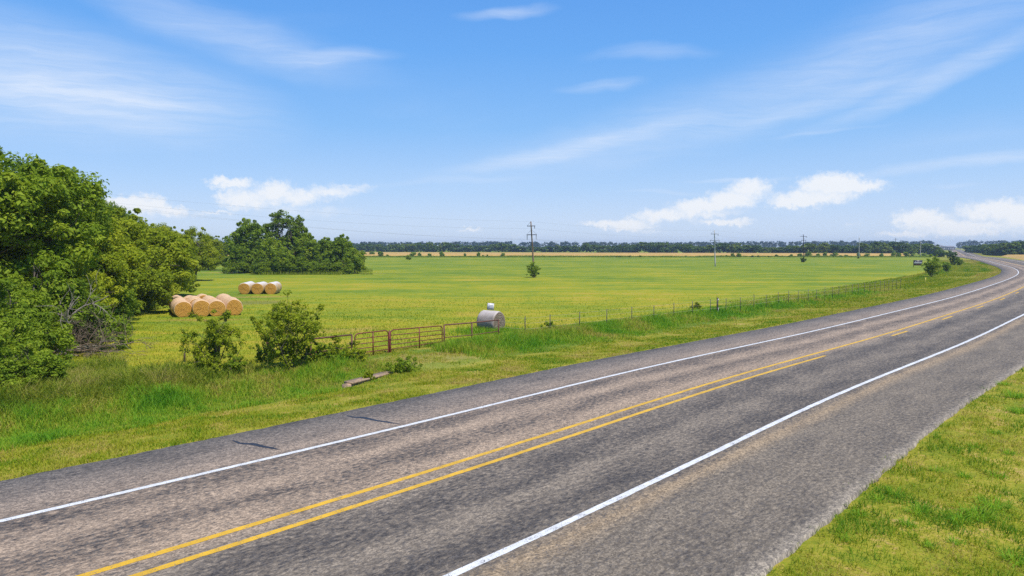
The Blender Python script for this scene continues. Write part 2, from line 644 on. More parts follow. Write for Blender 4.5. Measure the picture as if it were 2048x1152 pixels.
def ribbon(name, s, o1, o2, z, mat, parent=None, skirt=0.0, cols=1, jit=0.0, seed=0):
    s = np.asarray(s)
    j1 = (fbm(s * 1.7, s * 0 + 3, 5 + seed) - .5) * jit + (fbm(s * 9, s * 0 + 5, 9 + seed, 2) - .5) * jit * .5
    j2 = (fbm(s * 1.7, s * 0 + 8, 15 + seed) - .5) * jit + (fbm(s * 9, s * 0 + 7, 19 + seed, 2) - .5) * jit * .5
    V, UV = [], []
    fr = np.linspace(0, 1, cols + 1)
    rows = []
    for f in fr:
        o = (o1 + j1) * (1 - f) + (o2 + j2) * f
        x, y = road_pt(s, o)
        rows.append((x, y, np.full(len(s), z), s - S0 + 200, o))
    if skirt:
        for k, sg in ((0, -1), (-1, 1)):
            o = (o1 + j1 - .05) if k == 0 else (o2 + j2 + .05)
            x, y = road_pt(s, o)
            r = (x, y, np.full(len(s), z - skirt), s - S0 + 200, o)
            rows = [r] + rows if k == 0 else rows + [r]
    n = len(s)
    V = np.concatenate([np.stack(r[:3], 1) for r in rows])
    UV = np.concatenate([np.stack(r[3:], 1) for r in rows])
    Q = []
    for k in range(len(rows) - 1):
        a = np.arange(n - 1) + k * n
        Q.append(np.stack([a + n, a + n + 1, a + 1, a], 1))
    me = np_mesh(name, V, np.concatenate(Q), uv=UV)
    return link(name, me, mat, parent)


S_A, S_B = S0 - 45, S0 + 1150
sx = ss_axis(S_A, S_B)
road = tag(ribbon('road', sx, L_EDGE, R_EDGE, 0.0, M['asphalt'], None, .16, 6, .10, 1),
           'worn grey two lane asphalt road with wide shoulders bending away', 'road', kind='structure')
ribbon('edge_line', sx, -.075, .075, .004, M['white_paint'], road, jit=.018, seed=2)
ribbon('edge_line', sx, 7.375, 7.53, .004, M['white_paint'], road, jit=.025, seed=3)
ribbon('centre_line', sx, 3.375, 3.525, .004, M['yellow_paint'], road, jit=.016, seed=4)
s_end = road_so(*[np.array([v]) for v in at(1655, 711)[:2]])[0][0]
ribbon('centre_line', sx[sx < s_end], 3.945, 4.095, .004, M['yellow_paint'], road, jit=.016, seed=5)
s_dash = road_so(*[np.array([v]) for v in at(1764, 670)[:2]])[0][0]
for k in range(9):
    a = s_dash + 11.6 * k
    ribbon('centre_dash', np.arange(a, a + 3.01, .25), 3.88, 4.03, .004, M['yellow_paint'], road, jit=.016, seed=6 + k)
M['tar'] = simple('crack_tar', (.022, .022, .026), .5, .3, 12)
for pts in ([(692, 832), (720, 834), (757, 841), (800, 848)], [(462, 882), (500, 887), (532, 893), (560, 899)]):
    P = np.array([at(*q) for q in pts])
    t = np.linspace(0, len(P) - 1, 40)
    C = np.stack([np.interp(t, np.arange(len(P)), P[:, k]) for k in (0, 1)], 1)
    d = np.gradient(C, axis=0)
    d /= np.linalg.norm(d, axis=1)[:, None]
    nn = np.stack([-d[:, 1], d[:, 0]], 1)
    w = (.05 + .05 * fbm(t * 2.1, t * 0, 77)) * np.sin(np.linspace(.25, math.pi - .25, 40))
    C = C + nn * ((fbm(t * 1.5, t * 0 + 2, 31) - .5) * .22)[:, None]
    V = np.concatenate([np.column_stack([C + nn * w[:, None], np.full(40, .004)]), np.column_stack([C - nn * w[:, None], np.full(40, .004)])])
    a = np.arange(39)
    link('crack_seal', np_mesh('crack_seal', V, np.stack([a + 40, a + 41, a + 1, a], 1)), M['tar'], road)


# ------------------------------------------------------------------ grass blades
def blades(name, x, y, h, w, lean, tint, mat, label, z=None, cat='grass', fa=None):
    n = len(x)
    if z is None:
        z = height(x, y)
    ang = RNG.uniform(0, 2 * math.pi, n)
    fa = RNG.uniform(0, 2 * math.pi, n) if fa is None else fa
    ln = lean * RNG.uniform(.3, 1.3, n)
    ang = np.where(ln > 1.0, fa + math.pi / 2, ang)
    dx, dy = np.cos(ang), np.sin(ang)
    lx, ly = np.cos(fa) * ln * h, np.sin(fa) * ln * h
    B = np.stack([x, y, z - .01], 1)
    mid_ = B + np.stack([lx * .35, ly * .35, h * .6], 1)
    tip = B + np.stack([lx, ly, h * np.clip(1 - .35 * ln ** 2, .35, 1)], 1)
    side = np.stack([dx, dy, np.zeros(n)], 1) * (w / 2)[:, None]
    V = np.stack([B - side, B + side, mid_ + side * .75, mid_ - side * .75, tip + side * .12, tip - side * .12], 1).reshape(-1, 3)
    k = np.arange(n)[:, None] * 6
    Q = np.concatenate([k + np.array([[0, 1, 2, 3]]), k + np.array([[3, 2, 4, 5]])], 0)
    me = np_mesh(name, V, Q, attrs={'tint': np.repeat(np.clip(tint, 0, 1), 6)})
    return tag(link(name, me, mat), label, cat, kind='stuff')


def in_view(x, y, pad=60, ymax=1152 + 200):
    c, s = math.cos(PITCH), math.sin(PITCH)
    zc = y * c + CAM_H * s
    yc = -CAM_H * c + y * s
    px = W_PX / 2 + F_PX * x / np.maximum(zc, .1)
    py = H_PX / 2 - F_PX * yc / np.maximum(zc, .1)
    return (zc > 1) & (px > -pad) & (px < W_PX + pad) & (py < ymax), px, py


def scatter(n, s0, s1, o0, o1, near=14.0, power=1.3):
    """points in a strip along the road, thinned with distance"""
    s = S0 + RNG.uniform(s0, s1, n)
    o = RNG.uniform(o0, o1, n)
    x, y = road_pt(s, o)
    d = np.hypot(x, y)
    keep = RNG.uniform(0, 1, n) < np.minimum(1, (near / np.maximum(d, .1)) ** power)
    keep &= in_view(x, y, 420, 1500)[0]
    return x[keep], y[keep], o[keep], s[keep] - S0, d[keep]


# right hand verge, close to the viewer
x, y, o, s, d = scatter(1500000, -16, 60, R_EDGE - .25, R_EDGE + 13, 9, 1.5)
edge = R_EDGE + .05 + (fbm(s * .45, s * 0 + 2, 51, 3) - .5) * .9 + (fbm(s * 2.5, s * 0 + 6, 57, 3) - .5) * .5
k = o > edge
x, y, o, s, d = x[k], y[k], o[k], s[k], d[k]
p1, p2 = fbm(x * .8, y * .8, 61), fbm(x * 2.6, y * 2.6, 62)
bare = fbm(x * 1.1 + 4, y * 1.1, 63)
k = (RNG.uniform(0, 1, len(x)) < .34 + 1.1 * sstep(.38, .56, bare))
x, y, p1, p2, d = x[k], y[k], p1[k], p2[k], d[k]
h = (.03 + .16 * np.clip(p2 - .25, 0, 1) + .05 * p1) * RNG.uniform(.4, 1.6, len(x))
print('verge', len(x))
blades('verge_grass', x, y, h, (.0035 + .00055 * d) * RNG.uniform(.6, 1.4, len(x)), .9,
       .55 + (p1 - .5) * 2.0 + (p2 - .5) * 1.0 + RNG.normal(0, .18, len(x)), M['grass_short'], 'short patchy yellow green grass on the near verge of the road')
# coarse dark tufts in it
tx, ty, tf = [], [], []
cl = [(1790, 1000, .30, 60), (1700, 985, .2, 40), (1960, 1040, .42, 150), (1990, 1020, .42, 120), (1920, 1050, .34, 90), (1840, 1035, .28, 70), (1815, 1060, .22, 50),
      (2030, 800, .45, 140), (2040, 830, .4, 120), (2010, 775, .3, 70), (1990, 870, .22, 50), (1950, 900, .2, 40), (1870, 950, .2, 45), (1760, 1010, .22, 45), (1860, 1100, .16, 40),
      (1995, 955, .25, 60), (1930, 960, .2, 50), (2035, 1120, .3, 80), (1910, 1090, .18, 40), (1720, 1040, .16, 40), (1690, 1090, .14, 40), (2020, 910, .22, 50)]
hh, ww = [], []
for px, py, r, n in cl:
    p = at(px, py, -.15)
    n = int(n * 1.6)
    q = RNG.normal(0, 1, (n, 2)) * r * .30
    tf.append(np.arctan2(q[:, 1], q[:, 0]) + RNG.normal(0, .5, n))
    tx.append(p[0] + q[:, 0])
    ty.append(p[1] + q[:, 1])
    hh.append(RNG.uniform(.35, 1.1, n) * (r * .55 + .05))
    ww.append(np.full(n, .014) * RNG.uniform(.6, 1.4, n))
tx, ty, hh, ww, tf = map(np.concatenate, (tx, ty, hh, ww, tf))
blades('coarse_grass', tx, ty, hh, ww, 1.25, RNG.normal(.66, .2, len(tx)), M['grass_tall'], 'coarse dark green grass tufts on the near verge of the road', fa=tf)

# far side verge
x, y, o, s, d = scatter(1300000, -26, 120, -13.5, L_EDGE + .10, 17, 1.6)
k = (o > -8.6) | (np.abs(s - (GATE_S - S0 - .4)) < 3.6) | (s > GATE_S - S0)
x, y, o, s, d = x[k], y[k], o[k], s[k], d[k]
p1, p2 = fbm(x * .6, y * .6, 71), fbm(x * 2.0, y * 2.0, 72)
bare = fbm(x * .45 + 9, y * .9, 73)
k = RNG.uniform(0, 1, len(x)) < .20 + 1.3 * sstep(.42, .56, bare + .16 * sstep(-5.2, -3, o))
x, y, o, p1, p2, d = x[k], y[k], o[k], p1[k], p2[k], d[k]
h = (.04 + .09 * p2) * RNG.uniform(.6, 1.4, len(x))
blades('roadside_grass', x, y, h, (.0045 + .00055 * d) * RNG.uniform(.7, 1.3, len(x)), .8,
       .48 + (p1 - .5) * 1.5 + (p2 - .5) * .8 + RNG.normal(0, .15, len(x)), M['grass_short'], 'short sunlit grass on the far verge between road and ditch')

s = S0 + RNG.uniform(48, 290, 90000)
o = RNG.uniform(-15, L_EDGE - .1, len(s))
x, y = road_pt(s, o)
d = np.hypot(x, y)
p1, p2 = fbm(x * .12, y * .12, 171), fbm(o * .55, s * .03, 172)
k = (RNG.uniform(0, 1, len(x)) < .35 + 1.1 * sstep(.35, .6, p1)) & in_view(x, y, 200)[0]
x, y, o, d, p1, p2 = x[k], y[k], o[k], d[k], p1[k], p2[k]
blades('bend_grass', x, y, (.07 + .26 * np.clip(p1 - .3, 0, 1) * sstep(-4, -7, o)) * RNG.uniform(.5, 1.5, len(x)), .00075 * d * RNG.uniform(.7, 1.4, len(x)), .6,
       .52 + (p2 - .5) * 1.6 + RNG.normal(0, .14, len(x)), M['grass_short'], 'uneven verge grass with dry bands round the inside of the bend')

# tall ditch grass
_ha, _hb = at(690, 766, -.32)[:2], at(792, 738, -.26)[:2]
ctr_h = (_ha + _hb) / 2
_hd = (_hb - _ha) / np.linalg.norm(_hb - _ha)
nrm_h = np.array([-_hd[1], _hd[0]])
x, y, o, s, d = scatter(620000, -30, 75, -13.4, -6.4, 22, 1.35)
dr = np.abs(s - (GATE_S - S0 - .4))
lane = sstep(1.6, 3.2, dr + (fbm(x * .7, y * .7, 80) - .5) * 2)
left = s < GATE_S - S0
dens = lane * np.where(left, sstep(-6.8, -8.2, o + (fbm(x * .5, y * .5, 81) - .5) * 3.2), sstep(-7.3, -9.3, o + (fbm(x * .5, y * .5, 82) - .5) * 2.4))
dens *= np.where(left, 1, .75 * np.exp(-np.maximum(s - (GATE_S - S0) - 12, 0) / 26) + .18)
k = RNG.uniform(0, 1, len(x)) < dens
x, y, o, s, d, left = x[k], y[k], o[k], s[k], d[k], left[k]
p1, p2 = fbm(x * .5, y * .5, 83), fbm(x * 1.7, y * 1.7, 84)
mound = np.exp(-((o + 10.6) / 1.6) ** 2)
h = np.where(left, .08 + .36 * p2 * sstep(.25, .6, p1) + .30 * mound * fbm(x * .9, y * .9, 88), (.10 + .75 * p2 * mound + .04)) * RNG.uniform(.5, 1.35, len(x))
t = np.where(left, .66, .54) + (p1 - .5) * 1.4 + (p2 - .5) * .7 + RNG.normal(0, .15, len(x)) - .25 * sstep(-9.5, -11.5, o)
hd = np.hypot(x - ctr_h[0], y - ctr_h[1])
k = ~((np.abs((x - ctr_h[0]) * nrm_h[0] + (y - ctr_h[1]) * nrm_h[1]) < .16) & (hd < 1.5))
x, y, h, d, t, hd = x[k], y[k], h[k], d[k], t[k], hd[k]
h = h * (.45 + .55 * sstep(.6, 2.2, hd))
blades('ditch_grass', x, y, h, (.008 + .00055 * d) * RNG.uniform(.6, 1.4, len(x)), .6, t, M['grass_tall'], 'tall lush green grass growing along the ditch and fence')

# rank weeds in front of the trees at the far side of the ditch
x, y, o, s, d = scatter(330000, -34, 6, -19, -10.2, 24, 1.2)
ok, px, py = in_view(x, y, 200)
dens = sstep(-10.2, -11.8, o + (fbm(x * .6, y * .6, 90) - .5) * 3.0) * sstep(560, 330, px + (fbm(x * .8, y * .8, 98) - .5) * 160) * sstep(-19, -17, o)
dens *= np.where(px < 250, 1.0, sstep(-14.6, -13.0, o))
k = RNG.uniform(0, 1, len(x)) < dens
x, y, o, s, d = x[k], y[k], o[k], s[k], d[k]
p1, p2 = fbm(x * .7, y * .7, 91), fbm(x * .35, y * .35, 92)
h = (.25 + .70 * p2 * sstep(-10.5, -12.5, o)) * RNG.uniform(.45, 1.25, len(x)) * (.6 + .4 * sstep(500, 300, in_view(x, y)[1]))
blades('rank_weeds', x, y, h, (.010 + .0006 * d) * RNG.uniform(.6, 1.5, len(x)), .75, .50 + (p1 - .5) * 1.1 + RNG.normal(0, .17, len(x)), M['weeds'],
       'rank olive weeds with pale seed heads below the roadside trees')

# stubble of the mown field nearest the fence
n = 420000
y = 24 + 70 * RNG.uniform(0, 1, n) ** 1.2
x = RNG.uniform(-.82, .62, n) * y
s_, o_ = road_so(x, y)
ok, px, py = in_view(x, y, 200)
k = (o_ < -12.6 + RNG.normal(0, .5, n)) & ok & (RNG.uniform(0, 1, n) < (.45 + .9 * (fbm(x * .25, y * .6, 95) - .3)) * sstep(80, 32, y))
x, y = x[k], y[k]
d = np.hypot(x, y)
p1 = fbm(x * .10, y * .35, 96)
p2 = fbm(x * .6, y * .9, 97)
h = (.05 + .08 * p2) * RNG.uniform(.5, 1.4, len(x))
blades('field_stubble', x, y, h, (.006 + .0005 * d) * RNG.uniform(.6, 1.4, len(x)), .7, .62 + (p1 - .5) * 1.1 + (p2 - .5) * .5 + .06 * sstep(40, 95, y) + RNG.normal(0, .10, len(x)),
       M['grass_short'], 'sparse yellow green stubble of the mown field beyond the fence')


# ------------------------------------------------------------------ trees
def leaf_cloud(C, rad, n_each, size, rng, flat=.75, tint_c=None, up=.55, aspect=.55):
    """leaves round the clump centres C"""
    m = len(C)
    idx = np.repeat(np.arange(m), n_each)
    n = len(idx)
    D = rng.normal(0, 1, (n, 3))
    D /= np.linalg.norm(D, axis=1)[:, None]
    rr = rad[idx] * rng.uniform(.25, 1.0, n) ** .6
    P = C[idx] + D * rr[:, None] * np.array([1, 1, flat])
    N = D * .85 + rng.normal(0, .42, (n, 3)) + np.array([0, 0, up])
    N /= np.linalg.norm(N, axis=1)[:, None]
    T = np.cross(N, rng.normal(0, 1, (n, 3)))
    T /= np.linalg.norm(T, axis=1)[:, None]
    Bn = np.cross(N, T)
    sz = size * np.clip(rng.lognormal(-.08, .38, n), .4, 2.0)
    a, b_ = T * (sz * .5)[:, None], Bn * (sz * aspect * .5)[:, None]
    fold = N * (sz * .12)[:, None]
    V = np.stack([P - a, P - b_ + fold, P + a, P + b_ + fold], 1).reshape(-1, 3)
    Q = np.arange(n * 4).reshape(-1, 4)
    tc = (rng.uniform(0, 1, m) if tint_c is None else tint_c)[idx]
    tint = np.clip(.55 * tc + .45 * rng.uniform(0, 1, n), 0, 1)
    return V, Q, np.repeat(tint, 4)


def crown_clumps(lobes, n, rng, rc=(.35, .75), low=-.55, inner=.5, rag=.16):
    L = np.array(lobes, float)
    wgt = (L[:, 3] * L[:, 4] + L[:, 4] * L[:, 5] + L[:, 3] * L[:, 5])
    k = rng.choice(len(L), n, p=wgt / wgt.sum())
    D = rng.normal(0, 1, (n, 3))
    D /= np.linalg.norm(D, axis=1)[:, None]
    D[:, 2] = np.where(D[:, 2] < low, -D[:, 2], D[:, 2])
    f = inner + (1 - inner) * rng.uniform(0, 1, n) ** .45
    rad = rng.uniform(rc[0], rc[1], n)
    out = rng.uniform(0, 1, n) < rag
    f = np.where(out, rng.uniform(1.0, 1.22, n), f)
    rad = np.where(out, rad * rng.uniform(.35, .6, n), rad)
    C = L[k, :3] + D * L[k, 3:] * f[:, None]
    return C, rad


def bent(p0, p1, rng, n=6, bend=.12):
    p0, p1 = np.asarray(p0, float), np.asarray(p1, float)
    t = np.linspace(0, 1, n)[:, None]
    L = np.linalg.norm(p1 - p0)
    o = rng.normal(0, 1, 3) * L * bend
    return p0 + (p1 - p0) * t + o * np.sin(t * math.pi) + rng.normal(0, .015, (n, 3)) * L * (t > 0)


def tree_meshes(name, lobes, n_clump, n_leaf, leaf, r_trunk, seed, rc=(.35, .75), low=-.55, inner=.5, trunk_top=None, flat=.75, stems=1, rag=.16):
    rng = np.random.default_rng(seed)
    C, rad = crown_clumps(lobes, n_clump, rng, rc, low, inner, rag)
    C[:, 2] = np.maximum(C[:, 2], .15)
    V, Q, tint = leaf_cloud(C, rad, n_leaf, leaf, rng, flat)
    crown = np_mesh(name + '_crown', V, Q, attrs={'tint': tint})
    mb = MB()
    L = np.array(lobes)
    cen = L[:, :3].mean(0)
    top = trunk_top if trunk_top else max(.4, L[:, 2].min() * .75)
    for st in range(stems):
        base = np.array([rng.normal(0, .12), rng.normal(0, .12), -.15]) if stems > 1 else np.array([0, 0, -.2])
        fork = np.array([cen[0] * .25 + rng.normal(0, .25), cen[1] * .25 + rng.normal(0, .25), top])
        mb.tube(bent(base, fork, rng, 6, .05), np.linspace(r_trunk, r_trunk * .7, 6), 8)
        for k, l in enumerate(L):
            if k % stems != st % stems:
                continue
            tipp = l[:3] + np.array([0, 0, l[5] * .55])
            pts = bent(fork, tipp, rng, 7, .10)
            r0 = r_trunk * rng.uniform(.4, .6)
            mb.tube(pts, np.linspace(r0, .02, 7), 6, False)
            for q in range(4):
                a = pts[rng.integers(2, 6)]
                D = rng.normal(0, 1, 3)
                D[2] = abs(D[2]) * .6
                D /= np.linalg.norm(D)
                mb.tube(bent(a, l[:3] + D * l[3:] * .95, rng, 5, .12), np.linspace(r0 * .4, .012, 5), 5, False)
    return mb.mesh(name + '_trunk', True), crown


def make_tree(name, meshes, leaf_mat, label, loc, rz=0.0, scale=1.0, group=None, bark='bark', cat='tree', parts=('trunk', 'crown')):
    t = thing(name, label, cat, loc, rz, group)
    t.scale = (scale,) * 3 if isinstance(scale, (int, float)) else scale
    link(parts[0], meshes[0], M[bark], t)
    link(parts[1], meshes[1], M[leaf_mat], t)
    return t


def rand_lobes(rng, n, H, Rr, base=.25):
    """a rounded crown of n lobes, H high, radius Rr"""
    out = [(0, 0, H * (.5 + base / 2), Rr * .72, Rr * .72, H * (1 - base) * .46)]
    for k in range(n - 1):
        a = k * 2.4 + rng.uniform(-.3, .3)
        f = rng.uniform(.35, .62)
        zz = H * rng.uniform(base + .12, .80)
        r = Rr * rng.uniform(.36, .52)
        out.append((math.cos(a) * Rr * f, math.sin(a) * Rr * f, min(zz, H - r * .8), r, r, r * .8))
    return out


rg = np.random.default_rng(5)
proto_a = tree_meshes('broad_tree', rand_lobes(rg, 9, 10.0, 5.0, .10), 330, 190, .20, .26, 21, (.45, .95))
proto_b = tree_meshes('round_tree', rand_lobes(rg, 8, 8.0, 4.2, .04), 300, 190, .19, .20, 22, (.40, .85))
proto_c = tree_meshes('low_tree', rand_lobes(rg, 7, 6.5, 4.0, .02), 280, 170, .19, .17, 23, (.40, .80))
proto_s = tree_meshes('thicket', [(0, 0, 1.2, 1.5, 1.4, 1.0), (1.3, .3, .9, .9, .9, .8), (-1.4, -.2, .8, 1.0, .9, .75), (.5, -.8, 1.9, .7, .7, .7), (-.6, .5, 2.3, .6, .6, .8), (1.0, .7, 1.7, .6, .6, .6), (-1.3, .6, 1.6, .5, .5, .5), (.1, 0, 2.8, .35, .35, .4)], 330, 95, .11, .05, 24, (.16, .50), low=-.9, stems=4, rag=.28)

BELT = 'trees of the dense belt beside the hay field'


def place(proto, base_h, name, mat, px, depth, top_py, label, rz, group=BELT, wide=1.0, bark='bark', cat='tree'):
    """a tree whose top reaches the photo row top_py at that depth"""
    p = at_depth(px, 500, depth)
    z = gz(p[0], p[1])
    top = at_depth(px, top_py, depth)[2]
    sc = (top - z) / base_h
    return make_tree(name, proto, mat, label, (p[0], p[1], z - .05), rz, (sc * wide, sc * wide, sc), group, bark, cat)


place(proto_a, 10.0, 'broad_tree', 'leaf_green', -20, 35, 292, 'tallest broad tree of the belt, cut off by the picture edge', .3)
place(proto_a, 10.0, 'broad_tree', 'leaf_yellow', 66, 41, 306, 'tall green tree with ragged top beside the tallest tree', 2.1, wide=.8)
place(proto_b, 8.0, 'round_tree', 'leaf_yellow', 135, 46, 388, 'yellow green round tree stepping down from the tall pair', 1.0)
place(proto_b, 8.0, 'round_tree', 'leaf_yellow', 205, 53, 404, 'yellow green tree in front of the pole tip', 3.3, wide=1.0)
place(proto_c, 6.5, 'low_tree', 'leaf_yellow', 262, 61, 425, 'bushy yellow green tree midway along the belt', .4, wide=1.0)
place(proto_b, 8.0, 'round_tree', 'leaf_yellow', 308, 70, 448, 'rounded yellow green tree behind the large hay stack', 4.6, wide=1.1)
place(proto_c, 6.5, 'low_tree', 'leaf_yellow', 334, 82, 466, 'lower yellow green tree near the open end of the belt', 2.4, wide=.85)
place(proto_b, 8.0, 'dome_tree', 'leaf_dark', 388, 104, 453, 'dark smooth domed tree closing the far end of the belt', .9, wide=.80)
place(proto_b, 8.0, 'dark_tree', 'leaf_far', 418, 150, 468, 'small dark tree just past the domed tree', 2.9)
place(proto_c, 6.5, 'dark_tree', 'leaf_far', 437, 200, 480, 'farthest and smallest dark tree past the domed tree', 5.0)
place(proto_a, 10.0, 'back_tree', 'leaf_dark', 226, 98, 401, 'blue green crown showing above the belt near the pole tip', 1.7, wide=.7)
place(proto_b, 8.0, 'back_tree', 'leaf_dark', 327, 112, 446, 'small blue green crown rising behind the belt', 4.0, wide=.8)
place(proto_a, 10.0, 'back_tree', 'leaf_dark', 120, 66, 352, 'dark crown in the gap behind the stepping trees', 4.2, wide=.8)
place(proto_c, 6.5, 'low_tree', 'leaf_olive', 95, 38.5, 468, 'olive tree low in front of the tall ragged tree', 1.2, wide=.9)
place(proto_c, 6.5, 'low_tree', 'leaf_yellow', 168, 43.5, 470, 'feathery yellow green tree above the dead twigs', 3.9, wide=.9)
# low growth at the foot of the belt
TH = 'thickets at the foot of the tree belt'
for px, dep, top, lab, rz, mt, wd in (
        (-48, 25.5, 590, 'bright green thicket in the corner beside the dead limbs', .2, 'leaf_green', .85),
        (40, 24.0, 690, 'low bright thicket at the edge of the rank weeds', 1.4, 'leaf_yellow', 1.3),
        (118, 27.0, 722, 'soft green shrub below the bare grey limbs', 2.2, 'leaf_yellow', 1.4),
        (150, 34.5, 560, 'olive thicket over the dead limbs', 3.0, 'leaf_olive', .95),
        (75, 33.0, 520, 'taller olive thicket left of the bare limb', 4.4, 'leaf_olive', .8),
        (215, 45.5, 548, 'dark green thicket closing the gap beside the dead twigs', 5.2, 'leaf_yellow', 1.0),
        (262, 55.5, 540, 'round thicket at the foot of the belt by the hay', .8, 'leaf_yellow', 1.0),
        (18, 30, 560, 'green thicket behind the corner thicket', 2.7, 'leaf_olive', 1.0)):
    place(proto_s, 3.2, 'thicket', mt, px, dep, top, lab, rz, TH, wd, cat='shrub')


# dead tree: bare grey limbs sprawling over the weeds
def branch_tree(mb, p, d, L, r, rng, depth, spread=.5, droop=-.05, kids=3):
    n = 6
    pts = [np.array(p, float)]
    d = np.array(d, float)
    d /= np.linalg.norm(d)
    for k in range(n):
        d = d + rng.normal(0, .14, 3) + np.array([0, 0, droop])
        d /= np.linalg.norm(d)
        pts.append(pts[-1] + d * L / n)
    mb.tube(pts, np.linspace(r, max(r * .45, .005), n + 1), 6 if r > .03 else 4, False)
    if depth <= 0:
        return
    for k in range(kids):
        q = pts[int(rng.integers(2, n + 1))]
        dd = d + rng.normal(0, spread, 3)
        branch_tree(mb, q, dd, L * rng.uniform(.5, .8), r * rng.uniform(.45, .62), rng, depth - 1, spread, droop, kids + (1 if depth < 3 else 0))


p = ground(56, 716)
dead = thing('dead_tree', 'leafless grey tree with sprawling bare limbs among the weeds', 'tree', (p[0], p[1], p[2] - .1))
for k, (d, L, r, sd) in enumerate((((1.0, .1, .62), 2.8, .10, 3), ((1.0, -.1, .28), 2.6, .075, 6), ((.8, .2, 1.1), 2.6, .075, 9), ((1.0, -.2, .16), 2.4, .06, 14))):
    mb = MB()
    branch_tree(mb, (0, 0, .1 + .12 * k), d, L, r, np.random.default_rng(sd), 3, .42, -.03, 3)
    link('limb', mb.mesh('limb', True), M['bark_grey'], dead)
rngd = np.random.default_rng(44)
for (b0, b1) in (((.3, -.1, .3), (4.5, -.5, .5)), ((.3, .1, .5), (4.3, .5, .9)), ((.2, .2, .3), (4.0, 1.2, .6))):
    mb = MB()
    pts = bent(b0, b1, rngd, 9, .05)
    mb.tube(pts, np.linspace(.05, .015, 9), 6)
    for k in range(13):
        q = pts[int(rngd.integers(3, 9))]
        branch_tree(mb, q, rngd.normal(0, .75, 3) + np.array([.4, 0, .35]), rngd.uniform(.6, 1.3), .014, rngd, 2, .6, -.02, 3)
    link('twiggy_bough', mb.mesh('twiggy_bough'), M['twig'], dead)


# saplings by the gate
def sapling(name, label, px, base_py, top_py, half_w, mat, seed, n_clump=120, n_leaf=42, leaf=.075, ztop=None, stems=9, group=None, cat='sapling', fullness=1.0, rr=(.06, .16)):
    rng = np.random.default_rng(seed)
    p = ground(px, base_py)
    H = at_depth(px, top_py, p[1])[2] - p[2]
    Wd = half_w * p[1] / F_PX
    t = thing(name, label, cat, (p[0], p[1], p[2] - .03), 0, group)
    mb = MB()
    C = []
    for k in range(stems):
        a = k * 2.39996 + rng.uniform(-.3, .3)
        rs_ = Wd * math.sqrt((k + .5) / stems) * rng.uniform(.75, 1.15)
        top = np.array([math.cos(a) * rs_, math.sin(a) * rs_, H * (1 - .42 * (rs_ / Wd) ** 1.6) * rng.uniform(.80, 1.04)])
        if k == 0:
            top = np.array([rng.normal(0, .1) * Wd, 0, H])
        pts = bent((rng.normal(0, .06), rng.normal(0, .06), 0), top, rng, 8, .10)
        mb.tube(pts, np.linspace(.022, .006, 8), 5, False)
        for q in range(5):
            b0 = pts[rng.integers(2, 8)]
            tipb = b0 + rng.normal(0, 1, 3) * np.array([.28, .28, .16]) * Wd * .9 + np.array([0, 0, .12 * H * .5])
            pb = bent(b0, tipb, rng, 4, .1)
            mb.tube(pb, np.linspace(.009, .004, 4), 4, False)
            C += [pb[3], pb[2], (pb[1] + pb[3]) / 2]
        for q in range(2, 8):
            C.append(pts[q] + rng.normal(0, .06, 3))
    C = np.array(C)
    wgt = .25 + np.clip(C[:, 2] / H, 0, 1)
    C = C[rng.choice(len(C), min(len(C), int(n_clump * fullness)), False, wgt / wgt.sum())]
    C[:, 2] = np.maximum(C[:, 2], .1)
    rad = rng.uniform(rr[0], rr[1], len(C)) * Wd
    V, Q, tint = leaf_cloud(C, rad, n_leaf, leaf, rng, .9)
    link('stems', mb.mesh(name + '_stems', True), M['bark'], t)
    link('foliage', np_mesh(name + '_foliage', V, Q, attrs={'tint': tint}), M[mat], t)
    return t


SG = 'saplings growing at the pipe fence'
sapling('sapling', 'slender leafy sapling in front of the large hay stack', 432, 742, 616, 58, 'leaf_yellow', 101, 185, 44, .085, stems=14, group=SG)
sapling('sapling', 'full leafy sapling over the end of the pipe fence', 584, 738, 588, 72, 'leaf_yellow', 102, 290, 50, .09, stems=18, group=SG)
UG = 'leafy shrubs at the foot of the saplings and gate'
for px, by, ty, hw, lab, sd in ((415, 752, 706, 38, 'low shrub at the foot of the slender sapling', 103), (535, 722, 682, 30, 'low shrub against the broken end of the rail', 104),
                                (672, 722, 680, 52, 'weedy shrub hiding the foot of the short gate', 105), (806, 742, 719, 40, 'bright green weed clump between gate and headwall', 106),
                                (640, 728, 690, 34, 'leafy brush between the full sapling and the short gate', 110), (716, 724, 697, 30, 'low weeds against the end of the short gate', 111), (470, 748, 715, 34, 'leafy brush between the two saplings', 112),
                                (737, 762, 743, 10, 'small dark weed in front of the headwall', 107), (1105, 664, 648, 26, 'leafy weed clump near the second wire fence post', 108),
                                (1392, 624, 606, 12, 'climbing weed around a wire fence post', 109)):
    sapling('shrub', lab, px, by, ty, hw, 'leaf_yellow' if sd % 2 else 'leaf_green', sd, 110, 30, .085, stems=8, group=UG, cat='shrub')

